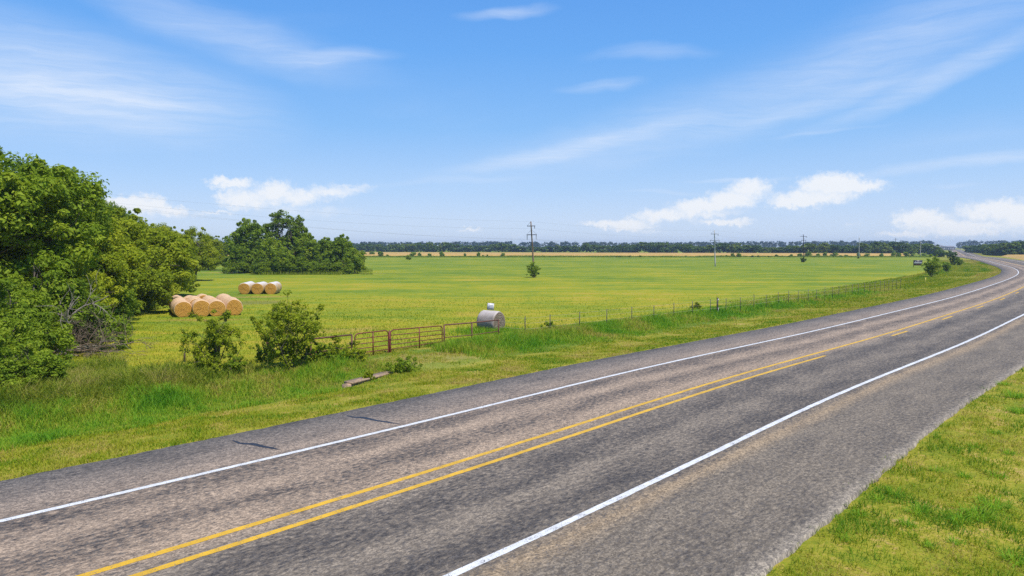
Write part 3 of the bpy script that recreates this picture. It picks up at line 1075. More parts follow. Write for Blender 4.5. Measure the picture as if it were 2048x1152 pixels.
# clump of trees in the middle of the field
CG = 'trees of the island clump in the field'
proto_t = tree_meshes('airy_tree', [(-1.6, 0, 6.6, 1.5, 1.5, 1.3), (-.3, .4, 8.4, 1.3, 1.3, 1.2), (.9, -.2, 9.6, 1.2, 1.2, 1.0), (-1.0, .2, 10.6, 1.1, 1.1, 1.0), (.3, 0, 11.3, 1.0, 1.0, .8),
                                    (2.3, .2, 7.2, 1.3, 1.3, 1.2), (2.0, 0, 9.0, .9, .9, .8), (0, 0, 5.0, 2.0, 2.0, 1.6), (-2.3, 0, 8.8, .9, .9, .8), (-2.6, 0, 7.4, 1.2, 1.2, 1.1), (3.0, 0, 8.2, .9, .9, .9), (1.3, .5, 6.2, 1.5, 1.5, 1.3), (-.6, 0, 9.6, 1.2, 1.2, 1.1), (1.6, 0, 10.2, .8, .8, .8)], 330, 46, .28, .22, 31, (.30, .62), inner=.25, trunk_top=3.5)
proto_m = tree_meshes('clump_tree', rand_lobes(np.random.default_rng(8), 8, 8.0, 4.4, .0), 240, 80, .34, .2, 32, (.5, 1.0), low=-.8)
for proto, bh, nm, mt, px, dep, top, lab, rz, wd in (
        (proto_m, 8, 'clump_tree', 'leaf_green', 500, 138, 440, 'large rounded tree at the outer end of the field clump', .4, .82),
        (proto_t, 12.1, 'airy_tree', 'leaf_green', 562, 142, 421, 'tallest open crowned tree of the field clump', .2, 1.0),
        (proto_t, 12.1, 'airy_tree', 'leaf_green', 599, 144, 431, 'open crowned tree with forked top in the field clump', 2.6, .72),
        (proto_m, 8, 'clump_tree', 'leaf_green', 545, 133, 476, 'green tree in the middle front of the field clump', 1.9, .9),
        (proto_m, 8, 'clump_tree', 'leaf_green', 612, 140, 468, 'rounded green tree below the forked open crown', 3.1, .85),
        (proto_m, 8, 'clump_tree', 'leaf_green', 652, 137, 476, 'green tree beside the crested one in the field clump', 5.0, .85),
        (proto_m, 8, 'clump_tree', 'leaf_green', 683, 135, 470, 'crested tree near the field side of the clump', 4.1, .75),
        (proto_m, 8, 'clump_tree', 'leaf_yellow', 707, 131, 498, 'low yellow green tree ending the clump on the field side', 2.0, 1.0),
        (proto_m, 8, 'clump_tree', 'leaf_yellow', 566, 128, 496, 'low bright tree in front of the open crowned trees', 2.8, .95),
        (proto_m, 8, 'clump_tree', 'leaf_green', 482, 134, 488, 'low green skirt tree at the outer end of the field clump', 3.6, .9)):
    place(proto, bh, nm, mt, px, dep, top, lab, rz, CG, wd)
for px, dep, top, lab, rz in ((478, 132, 519, 'low scrub at the outer foot of the field clump', .4), (524, 129, 517, 'low scrub below the large rounded clump tree', 1.9),
                              (598, 128, 515, 'low scrub between the bright tree and the dark gap of the clump', 3.1), (640, 129, 517, 'low scrub in the field side half of the clump', 4.2), (684, 129, 519, 'low scrub below the crested clump tree', 5.3)):
    place(proto_s, 3.2, 'scrub', 'leaf_green', px, dep, top, lab, rz, 'low scrub filling the foot of the field clump', 1.5, cat='shrub')
# rank grass round the clump
n = 26000
px = RNG.uniform(488, 745, n)
p = np.array([at(a, b_, -.3)[:2] for a, b_ in zip(px, 539 + 11 * RNG.uniform(0, 1, n) ** 1.5)])
dens = fbm(p[:, 0] * .3, p[:, 1] * .2, 120) + .35 * (sstep(486, 540, px) * sstep(748, 690, px) - 1)
k = dens + RNG.normal(0, .08, n) > .36
p, px = p[k], px[k]
blades('clump_grass', p[:, 0], p[:, 1], RNG.uniform(.25, .95, len(p)) * (.35 + 1.1 * fbm(p[:, 0] * .5, p[:, 1] * .3, 121)) * np.where(px > 690, .6, 1), np.full(len(p), .07), .4, RNG.normal(.50, .18, len(p)), M['weeds'], 'tall unmown grass round the foot of the field clump')

# ------------------------------------------------------------------ hay bales
m, nt, b, out = new_mat('straw_wrap')
tc = nt.node('ShaderNodeTexCoord').outputs['Object']
n1 = nt.noise(nt.mapping(tc, scale=(1, 10, 1)), 3.0, 5, .7)
n2 = nt.noise(nt.mapping(tc, scale=(6, 22, 6)), 3.0, 4, .7)
sp = nt.node('ShaderNodeSeparateXYZ')
nt.l.new(tc, sp.inputs[0])
bandw = nt.noise(nt.mapping(tc, scale=(.02, 9, .02)), 1.0, 2, .6)
c = nt.ramp(nt.math('ADD', nt.math('MULTIPLY', n1, .5), nt.math('MULTIPLY', n2, .5)), [(.3, (.42, .24, .10)), (.5, (.62, .40, .22)), (.7, (.76, .56, .38))])
c = nt.mix(nt.smooth(bandw, .5, .62, 0, .45), c, (.74, .57, .40))
nt.put(b.inputs['Base Color'], c)
b.inputs['Roughness'].default_value = .85
nt.put(b.inputs['Normal'], nt.bump(n2, .6, .04))
M['straw_wrap'] = m


def wrap_mat(name, dark_c, light_c, edge_c):
    m, nt, b, out = new_mat(name)
    tc = nt.node('ShaderNodeTexCoord').outputs['Object']
    n1 = nt.noise(nt.mapping(tc, scale=(1, 3, 1)), 2.2, 5, .7)
    n2 = nt.noise(nt.mapping(tc, scale=(4, 26, 4)), 3.0, 4, .7)
    sp = nt.node('ShaderNodeSeparateXYZ')
    nt.l.new(tc, sp.inputs[0])
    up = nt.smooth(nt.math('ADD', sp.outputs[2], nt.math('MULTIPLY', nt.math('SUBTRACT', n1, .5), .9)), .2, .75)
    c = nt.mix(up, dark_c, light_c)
    c = nt.mix(nt.smooth(n2, .5, .8, 0, .6), c, edge_c)
    nt.put(b.inputs['Base Color'], c)
    b.inputs['Roughness'].default_value = .8
    nt.put(b.inputs['Normal'], nt.bump(n2, .5, .04))
    return m


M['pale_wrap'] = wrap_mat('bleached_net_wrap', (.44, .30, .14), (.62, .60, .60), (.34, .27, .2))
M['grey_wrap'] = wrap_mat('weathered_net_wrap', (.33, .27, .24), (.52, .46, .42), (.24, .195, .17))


def face_mat(name, c0, c1, c2):
    m, nt, b, out = new_mat(name)
    tc = nt.node('ShaderNodeTexCoord').outputs['Object']
    v = nt.vmath('MULTIPLY', tc, (1, 0, 1))
    r = nt.vmath('LENGTH', v)
    nz = nt.noise(tc, 5.0, 5, .75)
    n3 = nt.noise(tc, 22.0, 4, .75)
    rings = nt.math('SINE', nt.math('MULTIPLY', nt.math('ADD', r, nt.math('MULTIPLY', nz, .10)), 62.0))
    k = nt.math('ADD', nt.math('MULTIPLY', rings, .16), nt.math('ADD', nt.math('MULTIPLY', nz, .5), nt.math('MULTIPLY', n3, .55)))
    nt.put(b.inputs['Base Color'], nt.ramp(k, [(.30, c0), (.52, c1), (.80, c2)]))
    b.inputs['Roughness'].default_value = .9
    nt.put(b.inputs['Normal'], nt.bump(k, .8, .05))
    return m


M['hay_face'] = face_mat('hay_face', (.33, .145, .018), (.50, .245, .034), (.66, .38, .080))
M['hay_face_grey'] = face_mat('hay_face_weathered', (.07, .05, .036), (.20, .155, .11), (.36, .29, .2))


def bale_meshes(rad, L, seed):
    """a round bale lying on its side, axis along y, centre at the origin"""
    rng = np.random.default_rng(seed)
    n, rings = 56, 13
    a = np.linspace(0, 2 * math.pi, n, endpoint=False)
    prof = [(-L / 2, rad * .93), (-L / 2 + .035, rad * .975), (-L / 2 + .09, rad)] + [(v, rad * (1 + .012 * math.cos(v / L * math.pi))) for v in np.linspace(-L / 2 + .15, L / 2 - .15, rings - 6)] + \
           [(L / 2 - .09, rad), (L / 2 - .035, rad * .975), (L / 2, rad * .93)]
    V = []
    for yv, r in prof:
        rr = r * (1 + .022 * np.sin(a * 2 + seed) + .016 * np.sin(a * 3 + seed * 2 + yv) + .010 * np.sin(a * 7 + yv * 5) + rng.normal(0, .007, n))
        zz = np.sin(a) * rr
        zz = np.where(zz < -rad * .90, -rad * .90 + (zz + rad * .90) * .2, zz)      # settled flat underneath
        V.append(np.stack([np.cos(a) * rr, np.full(n, yv), zz], 1))
    m_ = len(prof)
    V = np.concatenate(V)
    Q = []
    for k in range(m_ - 1):
        j = np.arange(n)
        Q.append(np.stack([k * n + j, k * n + (j + 1) % n, (k + 1) * n + (j + 1) % n, (k + 1) * n + j], 1))
    wrap = np_mesh('net_wrap', V, np.concatenate(Q), smooth=True)
    faces = []
    for sgn, row in ((-1, 0), (1, m_ - 1)):
        rim = V[row * n:(row + 1) * n]
        VV, QQ, TT = [rim], [], []
        fr = [.86, .68, .5, .33, .17]
        for f in fr:
            q = rim.copy()
            q[:, 0] *= f
            q[:, 2] *= f
            q[:, 1] = sgn * (L / 2 + .012 + rng.uniform(-.012, .022, n))
            VV.append(q)
        VV.append(np.array([[0, sgn * (L / 2 + .01), 0]]))
        VV = np.concatenate(VV)
        j = np.arange(n)
        for k in range(len(fr)):
            q = np.stack([k * n + j, k * n + (j + 1) % n, (k + 1) * n + (j + 1) % n, (k + 1) * n + j], 1)
            QQ.append(q if sgn > 0 else q[:, ::-1])
        k = len(fr)
        TT = np.stack([k * n + j, k * n + (j + 1) % n, np.full(n, (k + 1) * n)], 1)
        faces.append(np_mesh('hay_end', VV, np.concatenate(QQ)[:, ::-1], TT[:, ::-1] if sgn > 0 else TT, smooth=True))
    return wrap, faces


def make_bale(label, x, y, yaw, rad, L, wrap, face, group, seed, tilt=0.0):
    w, fs = bale_meshes(rad, L, seed)
    t = thing('hay_bale', label, 'hay bale', (x, y, gz(x, y) + rad * .905), yaw, group)
    link('net_wrap', w, M[wrap], t)
    for f in fs:
        link('hay_end', f, M[face], t)
    return t


HG = 'golden round bales in the near stack'
R1, L1 = .635, 1.46
ax = np.array([-.49, .872])
yaw1 = math.atan2(-ax[0], ax[1])
order = ('front', 'second', 'third', 'fourth', 'rear')


def col_start(px, base_py):
    p = at(px, base_py, -.3)
    return p[:2] + ax * L1 * .5


NAMES1 = ['outermost column beside the trees', 'broken second column', 'third column behind the sapling', 'column nearest the bare soil']
SLOTS = {0: [(0, 0), (1, 0), (2, 0), (3, 0), (4, 0)], 1: [(0, 0), (1.75, -.12), (2.9, -.05), (4.1, -.25)], 2: [(0, 0), (1, 0), (2, 0), (3, 0), (4.3, -.45)], 3: [(0, 0), (1, 0), (2, 0), (3, 0), (4, 0)]}
for ci, (px, by) in enumerate(((366, 634.6), (402, 634.0), (435.5, 632.6), (469.5, 630.6))):
    p0 = col_start(px, by)
    for k, (sl, side) in enumerate(SLOTS[ci]):
        q = p0 + ax * sl * (L1 + .03) + np.array([.872, .49]) * (side + RNG.normal(0, .025))
        make_bale(f'{order[k]} golden bale of the {NAMES1[ci]}', q[0], q[1], yaw1 + RNG.normal(0, .03), R1 * (1 + RNG.normal(0, .015)), L1, 'straw_wrap', 'hay_face', HG, ci * 10 + k)
PG = 'pale wrapped bales of the far row'
ax2 = np.array([-.14, .99])
yaw2 = math.atan2(-ax2[0], ax2[1])
NAMES2 = ['column nearest the belt', 'middle column', 'column with dark banding nearest the open field']
for ci, px in enumerate((489.3, 515.3, 541.5)):
    p0 = at(px, 588.6, -.3)[:2]
    for k in range(2):
        q = p0 + ax2 * (.75 + k * 1.6)
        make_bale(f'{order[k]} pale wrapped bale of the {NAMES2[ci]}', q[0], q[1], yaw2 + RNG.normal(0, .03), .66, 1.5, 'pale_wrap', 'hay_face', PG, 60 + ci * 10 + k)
p = at_depth(982, 650, 42.4)
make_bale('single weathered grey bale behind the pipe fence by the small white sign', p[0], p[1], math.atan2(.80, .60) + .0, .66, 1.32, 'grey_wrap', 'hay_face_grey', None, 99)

n = 2600
gx_, gy_ = p[0] + RNG.normal(0, 1.0, n), p[1] - .55 + RNG.normal(0, .75, n)
k = np.hypot((gx_ - p[0]), (gy_ - p[1])) > .75
blades('bale_grass', gx_[k], gy_[k], RNG.uniform(.12, .5, k.sum()), np.full(k.sum(), .03), .6, RNG.normal(.6, .2, k.sum()), M['grass_tall'], 'uncut grass grown up round the weathered grey bale')

# ------------------------------------------------------------------ pipe fence and gates
M['rust_pipe'] = simple('rusted_pipe', (.125, .052, .036), .75, .45, 9, c2=(.21, .085, .05))
M['red_gate'] = simple('red_gate_paint', (.15, .026, .016), .6, .35, 6, c2=(.22, .05, .03))
FA, FB = at(778, 707, -.32), at(997, 672.5, -.3)
fd = (FB - FA)[:2]
fd /= np.linalg.norm(fd)


def on_fence(px):
    """point of the fence line under a photo column"""
    d = ray(px, 600)[:2]
    A = np.array([[d[0], -fd[0]], [d[1], -fd[1]]])
    t = np.linalg.solve(A, FA[:2])
    return FA[:2] + fd * t[1]


def z_at(px, py, q):
    return at_depth(px, py, q[1])[2]


def pipe_fence(label, cols, rail_py, low_py, ext=None):
    """cols: photo columns of the posts; rails between the first and last"""
    q = [on_fence(c_) for c_ in cols]
    zt = [z_at(c_, r_, p_) for c_, r_, p_ in zip(cols, rail_py, q)]
    zb = [z_at(c_, r_, p_) for c_, r_, p_ in zip(cols, low_py, q)]
    base = (q[0][0], q[0][1], gz(*q[0]))
    t = thing('pipe_fence', label, 'fence', base, 0, 'pipe fence panels either side of the gates')
    B = np.array(base)
    pts_t = [np.array([*a, z]) - B for a, z in zip(q, zt)]
    pts_b = [np.array([*a, z]) - B for a, z in zip(q, zb)]
    if ext is not None:
        e = on_fence(ext[0])
        pts_t.insert(0, np.array([*e, z_at(ext[0], ext[1], e)]) - B)
    link('top_rail', MB().tube(pts_t, .038, 8).mesh('top_rail', True), M['rust_pipe'], t)
    link('bottom_rail', MB().tube(pts_b, .026, 8).mesh('bottom_rail', True), M['rust_pipe'], t)
    for a, z in zip(q, zt):
        g = gz(*a) - .3
        link('post', MB().tube([np.array([*a, g]) - B, np.array([*a, (g + z) / 2]) - B, np.array([*a, z]) - B], .042, 8).mesh('post', True), M['rust_pipe'], t)
    return t


pipe_fence('rusty pipe fence panel running from the full sapling to the short gate', (620, 702.5), (678, 669.5), (706, 694), ext=(531, 686))
pipe_fence('rusty pipe fence panel running from the long gate past the grey bale', (888, 943.5, 997), (650, 645.5, 640), (675, 670, 662.5))


def gate(label, c0, c1, top0, top1, bot0, bot1, brace):
    q0, q1 = on_fence(c0), on_fence(c1)
    P00, P01 = np.array([*q0, z_at(c0, bot0, q0)]), np.array([*q0, z_at(c0, top0, q0)])
    P10, P11 = np.array([*q1, z_at(c1, bot1, q1)]), np.array([*q1, z_at(c1, top1, q1)])
    B = np.array([q0[0], q0[1], gz(*q0)])
    t = thing('farm_gate', label, 'gate', tuple(B), 0, 'red tubular farm gates')

    def g(u, w):
        return (P00 * (1 - u) + P10 * u) * (1 - w) + (P01 * (1 - u) + P11 * u) * w - B
    Lg, Hg = np.linalg.norm(P10 - P00), np.linalg.norm(P01 - P00)
    ru, rw = .22 / Lg, .20 / Hg
    pts = []
    for cu, cw, a0 in ((ru, rw, 180), (1 - ru, rw, 270), (1 - ru, 1 - rw, 0), (ru, 1 - rw, 90)):
        for k in range(6):
            a = math.radians(a0 + k * 18)
            pts.append(g(cu + ru * math.cos(a), cw + rw * math.sin(a)))
    pts += [pts[0], pts[1]]
    link('frame', MB().tube(pts, .030, 8, False).mesh('frame', True), M['red_gate'], t)
    for w in (.20, .38, .57, .78):
        link('rail', MB().tube([g(.01, w), g(.5, w), g(.99, w)], .021, 7).mesh('rail', True), M['red_gate'], t)
    link('brace', MB().tube([g(brace, 0), g(brace, .5), g(brace, 1)], .032, 6).mesh('brace', True), M['red_gate'], t)
    return t


gate('shorter red tubular gate beside the sapling end of the pipe fence', 708.5, 776, 668, 660.5, 717, 708, .53)
gate('longer red tubular gate beside the panel with the grey bale', 780, 884, 660, 651.5, 708, 691, .54)
p = on_fence(778.3)
t = thing('gate_post', 'red steel post where the two farm gates meet', 'post', (p[0], p[1], gz(*p)))
zt = z_at(778, 661, p) - gz(*p)
link('shaft', MB().tube([(0, 0, -.3), (0, 0, zt * .5), (0, 0, zt)], .042, 8).mesh('shaft', True), M['red_gate'], t)
link('latch', MB().tube([(-.09, .0, zt * .62), (0, -.06, zt * .62), (.09, 0, zt * .62)], .02, 6).mesh('latch', True), M['rust_pipe'], t)

# ------------------------------------------------------------------ wire fence of steel posts
M['t_post'] = simple('steel_post', (.045, .045, .035), .6, .4, 10)
M['wire'] = simple('fence_wire', (.42, .36, .22), .5, .2, 10)
POSTS = [(1050, 634), (1100, 629), (1159, 623), (1213.6, 618), (1263, 613), (1308, 609), (1347, 605.5), (1385, 602), (1421, 599), (1452, 596), (1481.6, 593), (1508, 591), (1533, 588),
         (1557.5, 585), (1577, 582.5), (1597, 580.6), (1617, 579), (1633.5, 576.5), (1650, 575), (1665, 573), (1678.5, 571), (1692, 569.7), (1705, 568), (1717, 567), (1729, 565.6),
         (1740, 564.4), (1750, 563.2), (1760.5, 562), (1769, 561), (1778, 560), (1786, 559.2), (1793.5, 558.4), (1801, 557.6)]
tops = [at(a, b_, .95) for a, b_ in POSTS]
B0 = np.array([tops[0][0], tops[0][1], gz(*tops[0][:2])])
wf = thing('wire_fence', 'wire fence on dark steel posts between verge and field', 'fence', tuple(B0))
for p in tops:
    g = gz(p[0], p[1])
    q = p - B0
    mb = MB()
    lean = RNG.normal(0, .03, 2)
    zb, ztp = g - .25 - B0[2], q[2] + RNG.normal(0, .04)
    for w_, dx_ in ((.060, 0),):
        pass
    # a T section: flange and web
    mb.box((q[0] + lean[0] * .5, q[1] + lean[1] * .5, (zb + ztp) / 2), (.052, .012, ztp - zb), rotz(.75))
    mb.box((q[0] + lean[0] * .5 + .012, q[1] + lean[1] * .5 + .012, (zb + ztp) / 2 - .002), (.010, .040, ztp - zb - .01), rotz(.75))
    link('fence_post', mb.mesh('fence_post'), M['t_post'], wf)
for dz in (.08, .38, .70):
    pts = [np.array([on_fence(997)[0], on_fence(997)[1], .95 - dz + (-.0)]) - B0]
    for a, b_ in zip(tops[:-1], tops[1:]):
        pts.append(a - B0 - np.array([0, 0, dz]))
        pts.append((a + b_) / 2 - B0 - np.array([0, 0, dz + .02]))
    pts.append(tops[-1] - B0 - np.array([0, 0, dz]))
    link('wire', MB().tube(pts, .006, 4, False).mesh('wire'), M['wire'], wf)
# old wooden corner post by the weeds
p = ground(369, 724)
M['old_wood'] = simple('old_wood', (.10, .07, .045), .9, .4, 7)
mb = MB().tube([(0, 0, -.3), (.01, 0, .3), (.02, 0, .62)], [.05, .045, .04], 7)
tag(link('wooden_post', mb.mesh('wooden_post', True), M['old_wood'], None, tuple(p)), 'short weathered wooden post standing in the weeds beside the slender sapling', 'post')

# marker post with tag
p = ground(1434.5, 629.5)
t = thing('marker_post', 'tall dark roadside marker post with white tag and white lower side', 'post', tuple(p), .5)
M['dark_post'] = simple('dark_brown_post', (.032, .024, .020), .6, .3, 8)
M['white_plastic'] = simple('white_plastic', (.62, .64, .64), .5, .12, 6)
H = at_depth(1434.5, 595, p[1])[2] - p[2]
link('shaft', MB().box((0, 0, H * .5 - .1), (.11, .07, H + .2)).mesh('shaft'), M['dark_post'], t)
link('white_side', MB().box((.064, -.012, .25), (.016, .085, .62)).mesh('white_side'), M['white_plastic'], t)  # white strip along the lower part of one side
link('tag', MB().box((.05, -.041, H - .17), (.08, .010, .13)).mesh('tag'), M['white_plastic'], t)
# yellow marker
p = ground(1850.8, 566)
t = thing('marker_stake', 'thin yellow marker stake near the leafy roadside bush', 'marker', tuple(p))
M['yellow_plastic'] = simple('yellow_plastic', (.75, .62, .09), .5, .1, 6)
H = at_depth(1850.8, 555, p[1])[2] - p[2]
link('stake', MB().tube([(0, 0, -.2), (0, 0, H * .5), (0, 0, H)], .055, 8).mesh('stake', True), M['yellow_plastic'], t)
link('cap', MB().tube([(0, 0, H), (0, 0, H + .03), (0, 0, H + .06)], [.068, .068, .03], 8).mesh('cap', True), M['yellow_plastic'], t)

# ------------------------------------------------------------------ signs
M['sign_white'] = simple('sign_white', (.60, .60, .60), .5, .05, 4)
M['sign_text'] = simple('sign_grey_text', (.22, .23, .27), .6, .1, 8)
M['steel'] = simple('steel_wire', (.12, .12, .12), .5, .2, 8, .4)
M['sign_dark'] = simple('sign_charcoal', (.035, .034, .045), .5, .15, 4)
M['sign_red'] = simple('sign_red_text', (.16, .06, .06), .6, .1, 4)

p = at_depth(982, 660, 43.6)
z0 = gz(p[0], p[1])
t = thing('yard_sign', 'small white sign on thin stakes standing behind the grey bale', 'sign', (p[0], p[1], z0), .25)
zt = at_depth(981, 606.5, 43.6)[2] - z0
zb = at_depth(981, 619.8, 43.6)[2] - z0
ti = rotx(-.05) @ np.array([[math.cos(.12), 0, math.sin(.12)], [0, 1, 0], [-math.sin(.12), 0, math.cos(.12)]])
wS, hS = .42, zt - zb
cS = np.array([-.02, 0, (zt + zb) / 2])
link('board', MB().box(cS, (wS, .012, hS), ti).mesh('board'), M['sign_white'], t)
for dx in (-.17, .19):
    link('stake', MB().tube([(dx + .05, .012, -.25), (dx + .03, .012, zb * .6), (dx - .02, .014, (zt + zb) / 2)], .010, 6).mesh('stake', True), M['steel'], t)
mb = MB()
for k, w_ in enumerate((.26, .30, .22)):
    mb.box(cS + ti @ np.array([.0, -.009, hS * (.22 - .2 * k)]), (w_, .004, .028), ti)
link('lettering', mb.mesh('lettering'), M['sign_text'], t)
mb = MB().box(cS + ti @ np.array([0, .008, hS * .5 + .008]), (wS + .03, .016, .018), ti).box(cS + ti @ np.array([-wS / 2 - .008, .008, 0]), (.016, .016, hS), ti)
link('wire_frame', mb.mesh('wire_frame'), M['steel'], t)

p = ground(1835.5, 534.5)
t = thing('land_sign', 'wide charcoal board sign with a white text band on two posts', 'sign', tuple(p), -.15)
u = p[1] / F_PX
wS, zt, zb = 16.6 * u, (534.5 - 520.3) * u, (534.5 - 530.9) * u
link('board', MB().box((0, 0, (zt + zb) / 2), (wS, .04, zt - zb)).mesh('board'), M['sign_dark'], t)
for sx_ in (-1, 1):
    link('post', MB().box((sx_ * (wS / 2 - .05), .065, zt / 2 - .15), (.08, .08, zt + .3)).mesh('post'), M['dark_post'], t)
hB = zt - zb
mb = MB()
rs = np.random.default_rng(3)
xx = -wS * .41
while xx < wS * .40:                                                   # a row of white capitals, unreadable at this distance
    w_ = rs.uniform(.09, .15)
    mb.box((xx + w_ / 2, -.023, zb + hB * .47), (w_, .006, hB * .17))
    xx += w_ + .022
link('lettering', mb.mesh('lettering'), M['sign_white'], t)
link('emblem', MB().add(np.array([(-wS * .34, -.024, zb + hB * .72), (-wS * .22, -.024, zb + hB * .80), (-wS * .24, -.024, zb + hB * .68), (-wS * .30, -.024, zb + hB * .80)]), [(0, 2, 1, 3)]).mesh('emblem'), M['sign_white'], t)
mb = MB()
xx = -wS * .30
while xx < wS * .30:
    w_ = rs.uniform(.06, .11)
    mb.box((xx + w_ / 2, -.023, zb + hB * .20), (w_, .006, hB * .08))
    xx += w_ + .03
link('small_lettering', mb.mesh('small_lettering'), M['sign_red'], t)

p = at(1885, 514, -.3)
t = thing('road_sign', 'distant yellow curve warning board among the dark shrubs', 'sign', (p[0], p[1], gz(p[0], p[1])), -.2)
u = p[1] / F_PX
link('board', MB().box((0, 0, 2.9 * u), (7.4 * u, .03, 3.2 * u)).mesh('board'), M['yellow_plastic'], t)
for sx_ in (-1, 1):
    link('post', MB().box((sx_ * 2.2 * u, .055, 1.9 * u), (.08, .08, 4.4 * u)).mesh('post'), M['steel'], t)

# ------------------------------------------------------------------ culvert headwall
M['concrete'] = simple('old_concrete', (.24, .18, .14), .9, .4, 9, c2=(.48, .32, .19), bump=.6)
A, Bp = at(690, 766, -.32), at(792, 738, -.26)
dv = (Bp - A)[:2]
Lh = np.linalg.norm(dv)
ang = math.atan2(dv[1], dv[0])
ctr = (A + Bp) / 2
zc = gz(ctr[0], ctr[1])
t = thing('culvert_headwall', 'broken concrete culvert headwall half buried in the ditch grass', 'headwall', (ctr[0], ctr[1], -.78), ang)
rs = np.random.default_rng(8)
n = 26
xs = np.linspace(-Lh / 2, Lh / 2, n)
w0 = .17 + rs.normal(0, .012, n)
w1 = .16 + rs.normal(0, .015, n)
tz = .40 + rs.normal(0, .010, n)
V = np.concatenate([np.stack([xs, -w0, np.full(n, -.2)], 1), np.stack([xs, -w0, tz], 1), np.stack([xs, w1, tz + .01], 1), np.stack([xs, w1, np.full(n, -.2)], 1)])
a = np.arange(n - 1)
Q = np.concatenate([np.stack([k * n + a, k * n + a + 1, (k + 1) * n + a + 1, (k + 1) * n + a], 1) for k in range(3)])
Q = np.concatenate([Q, [[0, n, 2 * n, 3 * n], [4 * n - 1, 3 * n - 1, 2 * n - 1, n - 1]]])
link('wall', np_mesh('wall', V, Q), M['concrete'], t)
link('coping', MB().box((-.1, 0, .44), (Lh * .82, .46, .075), rotz(.01)).mesh('coping'), M['concrete'], t)
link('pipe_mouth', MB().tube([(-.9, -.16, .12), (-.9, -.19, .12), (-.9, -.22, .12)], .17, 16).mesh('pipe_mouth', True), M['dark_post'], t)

# ------------------------------------------------------------------ utility poles
M['pole_wood'] = simple('pole_wood', (.19, .125, .078), .85, .35, 3, c2=(.30, .20, .12))
M['pole_dark'] = simple('pole_dark_wood', (.055, .052, .055), .85, .3, 3)
M['pole_pale'] = simple('pole_pale_wood', (.44, .42, .39), .85, .2, 3)
M['insulator'] = simple('insulator', (.20, .21, .23), .4, .2, 8)
LINE_DIR = np.array([48.5, 57.5]) / np.linalg.norm([48.5, 57.5])
CROSS = np.array([LINE_DIR[1], -LINE_DIR[0]])
PG_ = 'utility poles crossing the field'
anchors = []


def pole(label, px, base_py, top_py, lean_px, arms, mat, arm_mat, ins=True):
    """arms: (row of the arm, half width in pixels)"""
    p = at(px, base_py, -.3)
    z0 = gz(p[0], p[1])
    u = p[1] / F_PX
    H = at_depth(px, top_py, p[1])[2] - z0
    t = thing('utility_pole', label, 'utility pole', (p[0], p[1], z0), 0, PG_)
    lx = lean_px * u
    pts = [(lx * k / 8, 0, H * k / 8 - (.4 if k == 0 else 0)) for k in range(9)]
    link('shaft', MB().tube(pts, np.linspace(.17, .10, 9), 9).mesh('shaft', True), M[mat], t)
    ends = []
    for k, (row, hw) in enumerate(arms):
        z = at_depth(px, row, p[1])[2] - z0
        c0 = np.array([lx * z / H, -.12, z])
        half = hw * u / abs(CROSS[0] - .0) * 1.0
        dirv = np.array([CROSS[0], CROSS[1], 0])
        a, b_ = c0 - dirv * half, c0 + dirv * half
        ar = link('cross_arm', MB().box(c0, (2 * half, .10, .12), rotz(math.atan2(CROSS[1], CROSS[0]))).mesh('cross_arm'), M[arm_mat], t)
        if ins:
            for sg, e in ((-1, a), (1, b_)):
                if k == 0 and sg < 0:
                    continue
                ins_l = .75 if hw > 8 else .4
                q = e - dirv * sg * .08
                zz = np.linspace(0, -ins_l, 12)
                rr = np.where(np.arange(12) % 2 == 0, .035, .075)
                link('insulator', MB().tube([q + np.array([0, 0, v - .06]) for v in zz], rr, 7).mesh('insulator', True), M['insulator'], ar)
                ends.append(np.array([p[0], p[1], z0]) + q + np.array([0, 0, -ins_l - .06]))
            br = MB()
            zr = min(H, z + (.9 if k else H - z))
            br.tube([(lx * zr / H, -.06, zr), a * .08 + np.array([lx * zr / H, -.06, zr]) * .92, a + np.array([0, 0, .06])], .016, 5)
            if k:
                br.tube([(lx * zr / H, -.06, zr), b_ * .08 + np.array([lx * zr / H, -.06, zr]) * .92, b_ + np.array([0, 0, .06])], .016, 5)
            link('arm_brace', br.mesh('arm_brace', True), M[arm_mat], t)
    anchors.append((np.array([p[0] + lx, p[1], z0 + H]), ends))
    return t


pole('pole tip rising behind the yellow green belt trees', 178, 577, 384, 0, [(396, 5)], 'pole_dark', 'pole_dark', False)
pole('nearest brown leaning pole with two dark crossarms and a shrub at its foot', 1068.5, 553, 443, -7, [(452, 7.5), (469.5, 9.5)], 'pole_wood', 'pole_dark')
pole('pale grey pole with two thin crossarms standing alone in the field', 1430.5, 533, 460.5, -3, [(468, 6), (481, 7.5)], 'pole_pale', 'insulator')
pole('dark pole with a round bush at its foot', 1608, 522, 469, -2.5, [(473, 5), (481, 3.6)], 'pole_dark', 'pole_dark')
pole('thin pale pole without visible crossarms at the field edge', 1718, 516.2, 473, -1, [(477, .8)], 'pole_pale', 'pole_pale', False)
pole('hazy pole tip with one crossarm rising above the tree row', 1790, 509.0, 476, 0, [(478.5, 3.4)], 'pole_dark', 'pole_dark', False)
pole('thin pale pole behind the charcoal board sign', 1840.5, 512, 482.5, 0, [(486, .8)], 'pole_pale', 'pole_pale', False)
mb = MB()


def sag(mb, a, b_, s=.8, r=.006):
    t_ = np.linspace(0, 1, 14)[:, None]
    P = a + (b_ - a) * t_
    P[:, 2] -= (4 * s * t_ * (1 - t_))[:, 0]
    mb.tube(P, r, 4, False)


